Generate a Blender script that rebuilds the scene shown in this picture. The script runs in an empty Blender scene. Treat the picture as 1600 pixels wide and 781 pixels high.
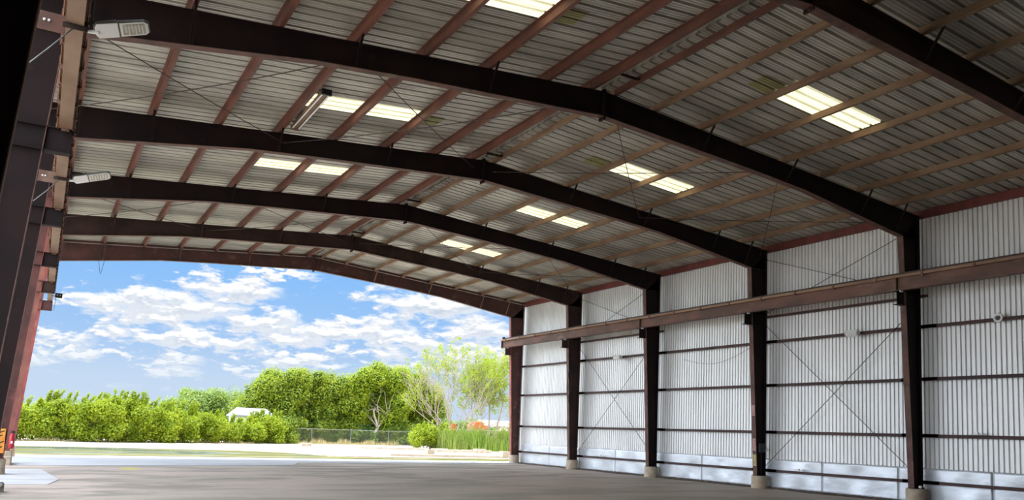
import bpy, math, random
import numpy as np
from mathutils import Vector, Matrix

scn = bpy.context.scene
COL = scn.collection
PI = math.pi

# ------------------------------------------------------------------ camera
def make_camera():
    yaw, pitch, roll = (math.radians(a) for a in (29.5867, 6.5090, 2.4122))
    fw = Vector((math.sin(yaw)*math.cos(pitch), math.cos(yaw)*math.cos(pitch), math.sin(pitch)))
    r = Vector((math.cos(yaw), -math.sin(yaw), 0)); u = r.cross(fw)
    r2 = r*math.cos(roll) + u*math.sin(roll)
    u2 = -r*math.sin(roll) + u*math.cos(roll)
    cd = bpy.data.cameras.new('camera'); co = bpy.data.objects.new('camera', cd); COL.objects.link(co)
    m = Matrix((( r2.x, u2.x, -fw.x, 0), (r2.y, u2.y, -fw.y, 0), (r2.z, u2.z, -fw.z, 1.55), (0, 0, 0, 1)))
    co.matrix_world = m
    cd.sensor_fit = 'HORIZONTAL'; cd.sensor_width = 36.0
    cd.lens = 1282.31/1600*36.0
    cd.shift_y = (533.05-390.5)/1600
    cd.clip_start = 0.05; cd.clip_end = 3000
    scn.camera = co
make_camera()

# ------------------------------------------------------------------ view, sun, sky
scn.view_settings.view_transform = 'Standard'
scn.view_settings.look = 'None'
scn.view_settings.gamma = 1.0
scn.view_settings.use_curve_mapping = False
scn.view_settings.exposure = 0.86
SUN_E = 3.7
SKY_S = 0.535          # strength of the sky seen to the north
sd = bpy.data.lights.new('sun', 'SUN'); sd.energy = SUN_E; sd.angle = math.radians(0.6); sd.color = (1.0, 0.965, 0.90)
so = bpy.data.objects.new('sun', sd); COL.objects.link(so)
so.rotation_euler = Vector((0.26, 0.05, 1.0)).normalized().to_track_quat('Z', 'Y').to_euler()

CLOUDS = [(6.12, 7.12, 4.89, 0.9), (10.51, 8.8, 2.66, 0.63), (0.7, 4.66, 1.57, 0.39), (3.3, 5.3, 1.27, 0.44), (8.6, 5.26, 4.0, 0.5), (11.3, 6.5, 2.46, 0.51), (1.82, 3.85, 1.2, 0.31), (3.77, 4.09, 0.73, 0.24), (6.58, 3.94, 2.11, 0.33), (7.21, 3.2, 1.35, 0.25), (11.71, 3.29, 1.06, 0.25), (12.35, 8.98, 0.74, 0.55), (13.32, 7.0, 1.46, 0.64), (14.24, 5.86, 2.53, 0.56), (18.89, 6.75, 3.95, 0.61), (24.54, 8.64, 4.72, 0.8), (26.41, 7.08, 3.15, 0.67), (20.51, 5.17, 1.84, 0.66), (23.12, 5.98, 1.78, 0.49), (17.25, 5.32, 0.94, 0.35), (15.2, 4.24, 3.19, 0.39), (13.1, 10.12, 2.53, 0.21), (0.66, 7.02, 1.04, 0.35), (-0.37, 3.39, 1.01, 0.31), (27.84, 5.45, 2.69, 0.8), (24.3, 4.61, 2.67, 0.53)]

class NT:
    def __init__(s, nt): s.t = nt
    def n(s, typ, **kw):
        x = s.t.nodes.new(typ)
        for k, v in kw.items(): setattr(x, k, v)
        return x
    def link(s, a, b): s.t.links.new(a, b)
    def val(s, sock, v):
        if isinstance(v, (int, float, tuple, list)): sock.default_value = v
        else: s.link(v, sock)
    def math(s, op, a, b=None, c=None, clamp=False):
        x = s.n('ShaderNodeMath', operation=op, use_clamp=clamp)
        s.val(x.inputs[0], a)
        if b is not None: s.val(x.inputs[1], b)
        if c is not None: s.val(x.inputs[2], c)
        return x.outputs[0]
    def mix(s, f, a, b):
        x = s.n('ShaderNodeMix', data_type='RGBA')
        s.val(x.inputs[0], f)
        for i, v in ((6, a), (7, b)):
            if isinstance(v, tuple): v = tuple(v)+(1,) if len(v) == 3 else v
            s.val(x.inputs[i], v)
        return x.outputs[2]
    def noise(s, vec, scale, detail=3, rough=0.55, dist=0.0):
        x = s.n('ShaderNodeTexNoise'); x.inputs['Scale'].default_value = scale
        x.inputs['Detail'].default_value = detail; x.inputs['Roughness'].default_value = rough
        x.inputs['Distortion'].default_value = dist
        if vec is not None: s.link(vec, x.inputs['Vector'])
        return x.outputs['Fac']
    def ramp(s, f, a, b):      # linear 0..1 between a and b, smooth
        x = s.n('ShaderNodeMapRange', interpolation_type='SMOOTHSTEP'); s.val(x.inputs[0], f)
        x.inputs[1].default_value = a; x.inputs[2].default_value = b
        return x.outputs[0]

def make_world():
    w = bpy.data.worlds.new('sky'); scn.world = w; w.use_nodes = True
    nt = w.node_tree; nt.nodes.clear(); g = NT(nt)
    # node group: cloud density from azimuth/elevation in degrees
    gr = bpy.data.node_groups.new('cloud_density', 'ShaderNodeTree')
    gr.interface.new_socket('az', in_out='INPUT', socket_type='NodeSocketFloat')
    gr.interface.new_socket('el', in_out='INPUT', socket_type='NodeSocketFloat')
    gr.interface.new_socket('d', in_out='OUTPUT', socket_type='NodeSocketFloat')
    h = NT(gr); gi = h.n('NodeGroupInput'); go = h.n('NodeGroupOutput')
    az, el = gi.outputs[0], gi.outputs[1]
    cv = h.n('ShaderNodeCombineXYZ'); h.link(h.math('MULTIPLY', az, 0.46), cv.inputs[0]); h.link(h.math('MULTIPLY', el, 1.2), cv.inputs[1]); cv.inputs[2].default_value = 3.7
    n1 = h.noise(cv.outputs[0], 1.0, 6, 0.6, 0.3)
    cw = h.n('ShaderNodeCombineXYZ'); h.link(h.math('MULTIPLY', az, 0.16), cw.inputs[0]); h.link(h.math('MULTIPLY', el, 0.6), cw.inputs[1]); cw.inputs[2].default_value = 1.2
    n2 = h.noise(cw.outputs[0], 1.0, 4, 0.55)
    wz = h.math('SUBTRACT', h.noise(cv.outputs[0], 1.6, 3, 0.55), 0.5)
    el_w = h.math('ADD', el, h.math('MULTIPLY', wz, 2.2)); az_w = h.math('ADD', az, h.math('MULTIPLY', h.math('SUBTRACT', n1, 0.5), 6.0))
    total = None
    for (a, e, sa, se) in CLOUDS:
        dx = h.math('MULTIPLY', h.math('SUBTRACT', az_w, a), 1.0/sa)
        dy = h.math('MULTIPLY', h.math('SUBTRACT', el_w, e), 1.0/(se*1.15))
        r2 = h.math('ADD', h.math('MULTIPLY', dx, dx), h.math('MULTIPLY', dy, dy))
        v = h.math('SUBTRACT', 1.0, h.math('POWER', r2, 0.8))
        v = h.math('MAXIMUM', v, -1.0)
        total = v if total is None else h.math('MAXIMUM', total, v)
    nn = h.math('SUBTRACT', n1, 0.5)
    d = h.math('ADD', h.math('ADD', h.math('MULTIPLY', total, 0.60), 0.05), h.math('MULTIPLY', nn, 3.0))
    # general cloud field away from the gable view
    away = h.ramp(el, 10.5, 16.0)
    away2 = h.math('GREATER_THAN', h.math('ABSOLUTE', h.math('SUBTRACT', az, 14.0)), 19.0)
    aw = h.math('MAXIMUM', away, away2)
    gen = h.math('MULTIPLY', h.math('SUBTRACT', n2, 0.40), 3.0)
    x = h.n('ShaderNodeMix', data_type='FLOAT'); h.link(aw, x.inputs[0]); h.link(d, x.inputs[2]); h.link(gen, x.inputs[3])
    h.link(x.outputs[0], go.inputs[0])
    tc = g.n('ShaderNodeTexCoord'); sp = g.n('ShaderNodeSeparateXYZ'); g.link(tc.outputs['Generated'], sp.inputs[0])
    azr = g.math('MULTIPLY', g.math('ARCTAN2', sp.outputs[0], sp.outputs[1]), 180/PI)
    elr = g.math('MULTIPLY', g.math('ARCSINE', sp.outputs[2]), 180/PI)
    def dens(dea, dee):
        q = g.n('ShaderNodeGroup'); q.node_tree = gr
        g.link(g.math('ADD', azr, dea), q.inputs[0]); g.link(g.math('ADD', elr, dee), q.inputs[1])
        return q.outputs[0]
    d0 = dens(0.0, 0.0); d1 = dens(0.10, 0.34)
    # clear sky
    t = g.ramp(elr, -1.0, 13.0)
    blue = g.mix(t, (0.52, 0.68, 0.90), (0.235, 0.53, 1.0))
    t2 = g.ramp(elr, 20.0, 80.0)
    blue = g.mix(t2, blue, (0.10, 0.27, 0.70))
    cov = g.ramp(d0, -0.40, 0.40)
    lit = g.ramp(g.math('SUBTRACT', d0, d1), -0.28, 0.42)
    edge = g.ramp(d0, 0.9, 0.1)
    br = g.math('MAXIMUM', lit, g.math('MULTIPLY', edge, 0.55))
    cc = g.mix(br, (0.60, 0.68, 0.80), (1.10, 1.10, 1.10))
    # haze whitens the lowest degrees
    sky = g.mix(g.math('MULTIPLY', cov, 0.97), blue, cc)
    hz = g.ramp(elr, 5.6, 2.2)
    sky = g.mix(g.math('MULTIPLY', hz, 0.66), sky, (0.64, 0.77, 0.93))
    # unseen western sky, brightness added to light the shed interior
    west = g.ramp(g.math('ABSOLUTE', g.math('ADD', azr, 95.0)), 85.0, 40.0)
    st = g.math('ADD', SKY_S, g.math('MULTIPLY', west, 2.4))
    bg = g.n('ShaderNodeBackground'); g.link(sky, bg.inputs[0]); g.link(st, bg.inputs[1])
    out = g.n('ShaderNodeOutputWorld'); g.link(bg.outputs[0], out.inputs[0])
    w.cycles.sampling_method = 'MANUAL'; w.cycles.sample_map_resolution = 1024
make_world()

# ------------------------------------------------------------------ materials
def material(name, c1, c2=None, rough=0.6, metal=0.0, scale=3.0, stretch=(1, 1, 1), contrast=(0.35, 0.65),
             bump=0.0, bscale=20.0, spec=0.5, detail=4, c3=None, c3scale=0.6, c3range=(0.55, 0.7), sheen=None):
    m = bpy.data.materials.new(name); m.use_nodes = True
    g = NT(m.node_tree); b = m.node_tree.nodes['Principled BSDF']
    b.inputs['Roughness'].default_value = rough; b.inputs['Metallic'].default_value = metal
    b.inputs['Specular IOR Level'].default_value = spec
    tc = g.n('ShaderNodeTexCoord'); mp = g.n('ShaderNodeMapping'); g.link(tc.outputs['Object'], mp.inputs[0]); mp.inputs['Scale'].default_value = stretch
    c = tuple(c1)+(1,)
    if c2 is not None:
        f = g.ramp(g.noise(mp.outputs[0], scale, detail), *contrast)
        col = g.mix(f, c1, c2)
        if c3 is not None:
            col = g.mix(g.ramp(g.noise(mp.outputs[0], c3scale, 5, 0.65), *c3range), col, c3)
        g.link(col, b.inputs['Base Color'])
    else: b.inputs['Base Color'].default_value = c
    if bump:
        bn = g.n('ShaderNodeBump'); bn.inputs['Strength'].default_value = bump; bn.inputs['Distance'].default_value = 0.02
        g.link(g.noise(mp.outputs[0], bscale, 4), bn.inputs['Height']); g.link(bn.outputs[0], b.inputs['Normal'])
    return m

M = {}
M['frame'] = material('oxide_primed_steel_dark', (0.022, 0.011, 0.011), (0.014, 0.009, 0.009), 0.66, 0, 1.2, bump=0.05, c3=(0.035, 0.02, 0.017), c3scale=2.2, c3range=(0.6, 0.8), spec=0.18)
M['frame_brown'] = material('oxide_primed_steel_brown', (0.062, 0.034, 0.029), (0.038, 0.024, 0.020), 0.66, 0, 1.2, bump=0.05, c3=(0.085, 0.055, 0.04), c3scale=2.2, c3range=(0.6, 0.8), spec=0.2)
M['flange'] = material('oxide_flange_lit_tone', (0.17, 0.082, 0.066), (0.10, 0.055, 0.045), 0.62, 0, 2.5, bump=0.05, c3=(0.20, 0.13, 0.095), c3scale=2.0, spec=0.25)  # lighter than the webs: light on the flanges is put into the colour
M['flange_red'] = material('faded_lit_red_paint', (0.42, 0.11, 0.095), (0.22, 0.085, 0.07), 0.6, 0, 1.7, (1, 1, .6), c3=(0.5, 0.22, 0.18), c3scale=2.5, spec=0.3)  # bleached red paint; light from the open gable is part of the tone
M['column_faded_lit'] = material('sun_faded_lit_column_paint', (0.32, 0.15, 0.115), (0.24, 0.10, 0.08), 0.6, 0, 1.5, c3=(0.42, 0.13, 0.12), c3scale=1.0, spec=0.25)  # bleached paint plus gable daylight painted into the colour
M['column_dull'] = material('dull_red_column_paint', (0.13, 0.055, 0.048), (0.08, 0.04, 0.036), 0.6, 0, 1.5, c3=(0.22, 0.08, 0.07), c3scale=1.0, spec=0.25)  # red-brown paint, partly brightened in colour for light near the gable
M['endframe'] = material('oxide_primed_steel_red', (0.125, 0.052, 0.047), (0.085, 0.045, 0.038), 0.6, 0, 1.6, c3=(0.20, 0.12, 0.09), c3scale=2.5, spec=0.3)
M['purlin_red'] = material('red_oxide_purlin_paint', (0.20, 0.082, 0.057), (0.125, 0.058, 0.042), 0.6, 0, 3, (1, .3, 1), spec=0.3)
M['purlin_tan'] = material('faded_tan_purlin_paint', (0.31, 0.205, 0.13), (0.21, 0.125, 0.075), 0.65, 0, 3, (1, .3, 1), spec=0.3)
M['eave'] = material('red_eave_strut_paint', (0.19, 0.048, 0.04), (0.12, 0.038, 0.03), 0.55, 0, 3, spec=0.3)
M['girt'] = material('maroon_girt_paint', (0.095, 0.046, 0.042), (0.055, 0.032, 0.03), 0.6, 0, 4, (1, .3, 1), spec=0.3)
M['crane'] = material('rusty_crane_beam_paint', (0.21, 0.105, 0.078), (0.13, 0.075, 0.058), 0.6, 0, 2, (1, .4, 1), c3=(0.25, 0.165, 0.12), c3scale=1.1, spec=0.3)
M['cap'] = material('tan_worn_cap_channel', (0.40, 0.255, 0.165), (0.28, 0.165, 0.11), 0.65, 0, 2, (1, .3, 1), spec=0.25)
M['crane_left'] = material('tan_dusty_crane_beam', (0.30, 0.205, 0.145), (0.22, 0.145, 0.10), 0.65, 0, 2, (1, .4, 1), c3=(0.30, 0.15, 0.10), c3scale=0.7, spec=0.25)
M['rail'] = material('dark_rail_steel', (0.04, 0.03, 0.028), (0.06, 0.04, 0.03), 0.5, 0.3, 5)
M['rod'] = material('dark_brace_rod_steel', (0.05, 0.032, 0.028), None, 0.5, 0.3)
M['deck'] = material('aged_galvanised_roof_sheet', (0.62, 0.595, 0.52), (0.42, 0.40, 0.35), 0.42, 0.25, 0.9, (.35, 2.2, 1), (0.35, 0.65), c3=(0.24, 0.215, 0.175), c3scale=0.55, c3range=(0.60, 0.78))
M['siding'] = material('white_coated_wall_sheet', (0.88, 0.87, 0.85), (0.79, 0.785, 0.77), 0.36, 0.15, 0.8, (1, 1.5, .25), (0.35, 0.7), c3=(0.66, 0.65, 0.62), c3scale=0.8, c3range=(0.62, 0.82))
M['liner'] = material('dented_pale_liner_sheet', (0.76, 0.79, 0.83), (0.66, 0.69, 0.73), 0.30, 0.25, 1.6, (1, 1, 2), bump=0.5, bscale=2.2, spec=0.6)
M['pier'] = material('stained_concrete_pier', (0.56, 0.46, 0.35), (0.42, 0.34, 0.25), 0.9, 0, 5, bump=0.4, bscale=25, c3=(0.58, 0.36, 0.18), c3scale=3)
M['block'] = material('pale_weathered_concrete', (0.55, 0.47, 0.37), (0.44, 0.37, 0.28), 0.9, 0, 3, bump=0.4)
M['white_metal'] = material('white_enamelled_metal', (0.90, 0.91, 0.90), None, 0.35)
M['grey_metal'] = material('grey_cast_metal', (0.22, 0.22, 0.21), (0.16, 0.16, 0.15), 0.5, 0.4, 8)
M['black'] = material('black_plastic', (0.012, 0.012, 0.014), None, 0.5)
M['glassy'] = material('clear_led_lens', (0.86, 0.87, 0.82), None, 0.12)
M['ledchip'] = material('yellowed_led_strip', (0.5, 0.48, 0.40), None, 0.4)
M['tube'] = material('white_fluorescent_tube', (0.85, 0.86, 0.88), None, 0.2)
M['red'] = material('bright_red_enamel', (0.45, 0.02, 0.03), None, 0.35)
M['orange'] = material('safety_orange_paint', (0.85, 0.16, 0.04), (0.7, 0.2, 0.06), 0.5, 0, 5)
M['sign_orange'] = material('amber_sign_paint', (0.85, 0.36, 0.05), (0.72, 0.25, 0.03), 0.5, 0, 8)
M['sign_yellow'] = material('faded_yellow_sticker', (0.50, 0.41, 0.16), (0.40, 0.31, 0.13), 0.6, 0, 12)
M['sign_pink'] = material('faded_red_sticker', (0.45, 0.16, 0.15), (0.5, 0.33, 0.30), 0.6, 0, 14)
M['bark'] = material('grey_brown_bark', (0.30, 0.235, 0.17), (0.18, 0.13, 0.09), 0.9, 0, 6, (1, 1, .3), bump=0.4)
M['bark_pale'] = material('pale_dry_bark', (0.52, 0.44, 0.36), (0.38, 0.31, 0.25), 0.9, 0, 6, (1, 1, .3))
M['dirt'] = material('dark_debris_soil', (0.075, 0.048, 0.038), (0.13, 0.10, 0.08), 0.95, 0, 9, bump=0.8)
M['roofwhite'] = material('white_standing_seam_roof', (0.36, 0.36, 0.40), (0.28, 0.28, 0.32), 0.5, 0, 2)
M['pinkroof'] = material('pinkish_shingle_roof', (0.42, 0.30, 0.29), (0.5, 0.4, 0.38), 0.8, 0, 2)
M['fence'] = material('galvanised_fence_wire', (0.36, 0.37, 0.36), None, 0.5, 0.5)
M['window'] = material('dark_car_window', (0.03, 0.035, 0.04), None, 0.1)

def leaf_material(name, a, b, dark, trans=0.35, scale=0.9):
    m = bpy.data.materials.new(name); m.use_nodes = True
    g = NT(m.node_tree); nodes = m.node_tree.nodes; p = nodes['Principled BSDF']
    tc = g.n('ShaderNodeTexCoord')
    f = g.ramp(g.noise(tc.outputs['Object'], scale, 3), 0.35, 0.65)
    col = g.mix(f, a, b)
    f2 = g.ramp(g.noise(tc.outputs['Object'], 7.0, 2), 0.42, 0.7)
    col = g.mix(g.math('MULTIPLY', f2, 0.55), col, dark)
    g.link(col, p.inputs['Base Color']); p.inputs['Roughness'].default_value = 0.5; p.inputs['Specular IOR Level'].default_value = 0.3
    tr = g.n('ShaderNodeBsdfTranslucent'); g.link(g.mix(0.5, col, a), tr.inputs[0])
    mx = g.n('ShaderNodeMixShader'); mx.inputs[0].default_value = trans
    g.link(p.outputs[0], mx.inputs[1]); g.link(tr.outputs[0], mx.inputs[2])
    g.link(mx.outputs[0], nodes['Material Output'].inputs[0])
    return m
M['leaf_bright'] = leaf_material('bright_yellow_green_leaves', (0.46, 0.56, 0.035), (0.33, 0.45, 0.032), (0.13, 0.19, 0.02), 0.42)
M['leaf_mid'] = leaf_material('mid_green_leaves', (0.42, 0.51, 0.045), (0.29, 0.39, 0.038), (0.12, 0.18, 0.022), 0.40)
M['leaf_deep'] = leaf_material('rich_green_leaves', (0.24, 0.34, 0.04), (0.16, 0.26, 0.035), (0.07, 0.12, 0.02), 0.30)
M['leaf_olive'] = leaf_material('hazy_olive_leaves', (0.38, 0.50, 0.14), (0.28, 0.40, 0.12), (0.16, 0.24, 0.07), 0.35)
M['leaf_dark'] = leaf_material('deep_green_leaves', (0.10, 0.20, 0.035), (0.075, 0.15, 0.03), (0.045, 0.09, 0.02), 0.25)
M['grass'] = leaf_material('tall_green_grass_blades', (0.27, 0.40, 0.06), (0.36, 0.41, 0.11), (0.14, 0.22, 0.04), 0.35, 0.5)
M['straw'] = leaf_material('dry_straw_grass_blades', (0.62, 0.52, 0.28), (0.5, 0.45, 0.22), (0.35, 0.34, 0.15), 0.3, 0.8)

def skylight_mat():
    m = bpy.data.materials.new('translucent_fibreglass_panel'); m.use_nodes = True
    g = NT(m.node_tree); nodes = m.node_tree.nodes; nodes.remove(nodes['Principled BSDF'])
    tc = g.n('ShaderNodeTexCoord'); mp = g.n('ShaderNodeMapping'); g.link(tc.outputs['Object'], mp.inputs[0]); mp.inputs['Scale'].default_value = (1, 6, 1)
    col = g.mix(g.ramp(g.noise(mp.outputs[0], 2.5, 4), .35, .65), (0.60, 0.565, 0.36), (0.52, 0.47, 0.27))
    t = g.n('ShaderNodeBsdfTranslucent'); g.link(col, t.inputs[0])
    d = g.n('ShaderNodeBsdfDiffuse'); g.link(col, d.inputs[0])
    mx = g.n('ShaderNodeMixShader'); mx.inputs[0].default_value = 0.15
    g.link(t.outputs[0], mx.inputs[1]); g.link(d.outputs[0], mx.inputs[2]); g.link(mx.outputs[0], nodes['Material Output'].inputs[0])
    return m
M['skylight'] = skylight_mat()
M['endlap'] = material('yellowed_lap_sheet', (0.36, 0.34, 0.14), (0.28, 0.26, 0.12), 0.6, 0, 3, (1, 4, 1))

# ------------------------------------------------------------------ mesh helpers
class MB:
    def __init__(s): s.v = []; s.f = []
    def box(s, x0, x1, y0, y1, z0, z1):
        b = len(s.v)
        s.v += [(x, y, z) for z in (z0, z1) for y in (y0, y1) for x in (x0, x1)]
        s.f += [tuple(b+i for i in q) for q in ((0, 2, 3, 1), (4, 5, 7, 6), (0, 1, 5, 4), (2, 6, 7, 3), (0, 4, 6, 2), (1, 3, 7, 5))]
        return s
    def prism(s, poly, d, axis='y', a=0.0):
        """poly of 2-D points; extruded along axis from a to a+d"""
        b = len(s.v); n = len(poly)
        for t in (a, a+d):
            for p in poly:
                s.v.append({'y': (p[0], t, p[1]), 'x': (t, p[0], p[1]), 'z': (p[0], p[1], t)}[axis])
        s.f.append(tuple(b+i for i in range(n))[::-1]); s.f.append(tuple(b+n+i for i in range(n)))
        for i in range(n):
            j = (i+1) % n; s.f.append((b+i, b+j, b+n+j, b+n+i))
        return s
    def beam(s, p, q, w, h, up=(0, 0, 1)):
        """rectangular bar from p to q"""
        p = Vector(p); q = Vector(q); d = (q-p).normalized(); u = Vector(up)
        sd_ = d.cross(u)
        if sd_.length < 1e-4: sd_ = d.cross(Vector((1, 0, 0)))
        sd_.normalize(); u = sd_.cross(d).normalized()
        b = len(s.v)
        for c in (p, q):
            for a_, c_ in ((-1, -1), (1, -1), (1, 1), (-1, 1)):
                s.v.append(tuple(c + sd_*(a_*w/2) + u*(c_*h/2)))
        s.f += [(b, b+3, b+2, b+1), (b+4, b+5, b+6, b+7)] + [(b+i, b+(i+1) % 4, b+4+(i+1) % 4, b+4+i) for i in range(4)]
        return s
    def tube(s, pts, r, n=8, caps=True):
        pts = [Vector(p) for p in pts]
        rs = r if isinstance(r, (list, tuple)) else [r]*len(pts)
        b = len(s.v); prev = None
        for i, p in enumerate(pts):
            d = (pts[min(i+1, len(pts)-1)] - pts[max(i-1, 0)]).normalized()
            if prev is None:
                a = d.cross(Vector((0, 0, 1)))
                if a.length < 1e-3: a = d.cross(Vector((1, 0, 0)))
            else: a = prev - d*prev.dot(d)
            a.normalize(); prev = a; c = d.cross(a)
            for k in range(n):
                t = 2*PI*k/n; s.v.append(tuple(p + (a*math.cos(t)+c*math.sin(t))*rs[i]))
        for i in range(len(pts)-1):
            for k in range(n):
                k2 = (k+1) % n; s.f.append((b+i*n+k, b+i*n+k2, b+(i+1)*n+k2, b+(i+1)*n+k))
        if caps:
            s.f.append(tuple(b+k for k in range(n))[::-1]); s.f.append(tuple(b+(len(pts)-1)*n+k for k in range(n)))
        return s
    def lathe(s, prof, c=(0, 0, 0), n=20, axis='z'):
        b = len(s.v)
        for (r, z) in prof:
            for k in range(n):
                t = 2*PI*k/n; x, y = r*math.cos(t), r*math.sin(t)
                if axis == 'z': s.v.append((c[0]+x, c[1]+y, c[2]+z))
                elif axis == 'x': s.v.append((c[0]+z, c[1]+x, c[2]+y))
                else: s.v.append((c[0]+x, c[1]+z, c[2]+y))
        for i in range(len(prof)-1):
            for k in range(n):
                k2 = (k+1) % n; s.f.append((b+i*n+k, b+i*n+k2, b+(i+1)*n+k2, b+(i+1)*n+k))
        s.f.append(tuple(b+k for k in range(n))[::-1]); s.f.append(tuple(b+(len(prof)-1)*n+k for k in range(n)))
        return s
    def build(s, name, m, parent=None, smooth=False, bevel=0):
        me = bpy.data.meshes.new(name); me.from_pydata(s.v, [], s.f); me.update()
        me.materials.append(m)
        if smooth: me.shade_smooth()
        o = bpy.data.objects.new(name, me); COL.objects.link(o)
        if parent: o.parent = parent; o.matrix_parent_inverse = parent_inv(parent)
        if bevel:
            bm = o.modifiers.new('bevel', 'BEVEL'); bm.width = bevel; bm.segments = 2; bm.limit_method = 'ANGLE'
        return o

def world_of(p):
    m = Matrix.Translation(p.location) @ p.rotation_euler.to_matrix().to_4x4()
    return world_of(p.parent) @ p.matrix_parent_inverse @ m if p.parent else m
def parent_inv(p): return world_of(p).inverted()

def tag(o, label, cat, group=None, kind=None):
    o['label'] = label; o['category'] = cat
    if group: o['group'] = group
    if kind: o['kind'] = kind
    return o
def thing(name, label, cat, loc=(0, 0, 0), group=None):
    o = bpy.data.objects.new(name, None); COL.objects.link(o); o.location = loc; o.empty_display_size = 0.2
    return tag(o, label, cat, group)
def struct(o, label=None):
    o['kind'] = 'structure'
    if label: o['label'] = label
    return o
def fast_mesh(name, verts, faces, m, parent=None):
    me = bpy.data.meshes.new(name); n = len(faces); k = faces.shape[1]
    me.vertices.add(len(verts)); me.vertices.foreach_set('co', verts.astype(np.float32).ravel())
    me.loops.add(n*k); me.loops.foreach_set('vertex_index', faces.astype(np.int32).ravel())
    me.polygons.add(n); me.polygons.foreach_set('loop_start', np.arange(0, n*k, k, dtype=np.int32))
    me.polygons.foreach_set('loop_total', np.full(n, k, dtype=np.int32))
    me.update(calc_edges=True); me.materials.append(m)
    o = bpy.data.objects.new(name, me); COL.objects.link(o)
    if parent: o.parent = parent; o.matrix_parent_inverse = parent_inv(parent)
    return o

# ------------------------------------------------------------------ building dimensions
YS = [39.96, 34.18, 28.08, 21.91, 15.68, 9.49, 3.43]     # steel frames, 0 = open gable
XR, XL, XM = 23.34, -1.04, 11.15
GK = 0.0082
def gz(x): return -GK*(XR-x)                                # the slab falls gently to the open side
def ztop(dx): return 9.90-0.083*abs(dx)                     # top of rafters
def zdeck(dx): return 10.12-0.083*abs(dx)                   # underside of roof sheets
def zbot(dx):
    p = [(0, 9.29), (5, 8.945), (7, 8.775), (11.365, 8.138), (12.2, 8.0)]
    a = abs(dx)
    for (x0, z0), (x1, z1) in zip(p, p[1:]):
        if a <= x1: return z0+(z1-z0)*(a-x0)/(x1-x0)
    return p[-1][1]
YB = -8.0                                                   # closed rear of the building
YE = 40.25                                                  # roof edge at the gable
ORD = ['end bay at the open gable', 'second bay from the open gable', 'third bay from the open gable',
       'fourth bay from the open gable', 'fifth bay from the open gable', 'nearest bay, beside the camera']
NTH = ['first', 'second', 'third', 'fourth', 'fifth', 'sixth', 'seventh', 'eighth', 'ninth', 'tenth']

# ------------------------------------------------------------------ floor and ground
def floor_mat():
    m = bpy.data.materials.new('dusty_concrete_slab'); m.use_nodes = True
    g = NT(m.node_tree); b = m.node_tree.nodes['Principled BSDF']; b.inputs['Roughness'].default_value = 0.62; b.inputs['Specular IOR Level'].default_value = 0.35
    tc = g.n('ShaderNodeTexCoord'); P = tc.outputs['Object']
    mp = g.n('ShaderNodeMapping'); g.link(P, mp.inputs[0]); mp.inputs['Scale'].default_value = (0.35, 1.0, 1)
    a = g.ramp(g.noise(mp.outputs[0], 0.6, 7, 0.68, 0.5), 0.42, 0.60)
    c = g.mix(a, (0.57, 0.47, 0.39), (0.32, 0.275, 0.225))
    s = g.ramp(g.noise(mp.outputs[0], 1.6, 6, 0.7, 1.0), 0.56, 0.72)
    c = g.mix(g.math('MULTIPLY', s, 0.6), c, (0.70, 0.62, 0.55))
    d = g.ramp(g.noise(P, 6.0, 6, 0.7), 0.62, 0.74)
    c = g.mix(g.math('MULTIPLY', d, 0.45), c, (0.25, 0.21, 0.18))
    fl_ = g.ramp(g.noise(mp.outputs[0], 5.0, 6, 0.75, 0.6), 0.60, 0.66)
    c = g.mix(g.math('MULTIPLY', fl_, 0.5), c, (0.20, 0.165, 0.14))
    lt = g.ramp(g.noise(mp.outputs[0], 3.1, 6, 0.75, 1.5), 0.60, 0.70)
    c = g.mix(g.math('MULTIPLY', lt, 0.55), c, (0.74, 0.67, 0.60))
    # brown tint over the near part of the slab, with a ragged edge
    sp = g.n('ShaderNodeSeparateXYZ'); g.link(P, sp.inputs[0])
    w = g.math('ADD', sp.outputs[1], g.math('MULTIPLY', g.math('SUBTRACT', g.noise(P, 0.35, 4), 0.5), 9.0))
    w = g.math('ADD', w, g.math('MULTIPLY', sp.outputs[0], -0.32))
    k = g.ramp(w, 22.5, 19.0)
    c = g.mix(g.math('MULTIPLY', k, 0.42), c, (0.43, 0.375, 0.29))
    # yellow splash near the apron
    dx = g.math('SUBTRACT', sp.outputs[0], 2.9); dy = g.math('MULTIPLY', g.math('SUBTRACT', sp.outputs[1], 31.6), 0.5)
    r = g.math('ADD', g.math('SQRT', g.math('ADD', g.math('MULTIPLY', dx, dx), g.math('MULTIPLY', dy, dy))), g.math('MULTIPLY', g.noise(P, 3.0, 3), 0.3))
    c = g.mix(g.math('MULTIPLY', g.ramp(r, 0.6, 0.4), 0.7), c, (0.62, 0.56, 0.05))
    g.link(c, b.inputs['Base Color'])
    bn = g.n('ShaderNodeBump'); bn.inputs['Strength'].default_value = 0.25; bn.inputs['Distance'].default_value = 0.02
    g.link(g.noise(P, 9.0, 5), bn.inputs['Height']); g.link(bn.outputs[0], b.inputs['Normal'])
    return m
def slab(name, pts, m, t=0.12, lift=0.0):
    """a slab on the sloping ground plane; pts are (x, y)"""
    b = MB(); n = len(pts)
    b.v = [(x, y, gz(x)+lift) for x, y in pts] + [(x, y, gz(x)+lift-t) for x, y in pts]
    b.f = [tuple(range(n)), tuple(range(2*n-1, n-1, -1))] + [((i+1) % n, i, n+i, n+(i+1) % n) for i in range(n)]
    return b.build(name, m)
struct(slab('floor', [(-1.45, YB), (XR+.22, YB), (XR+.22, 40.05), (-1.45, 40.05)], floor_mat(), .3), 'dusty brown grey concrete slab of the open steel shed')

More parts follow.
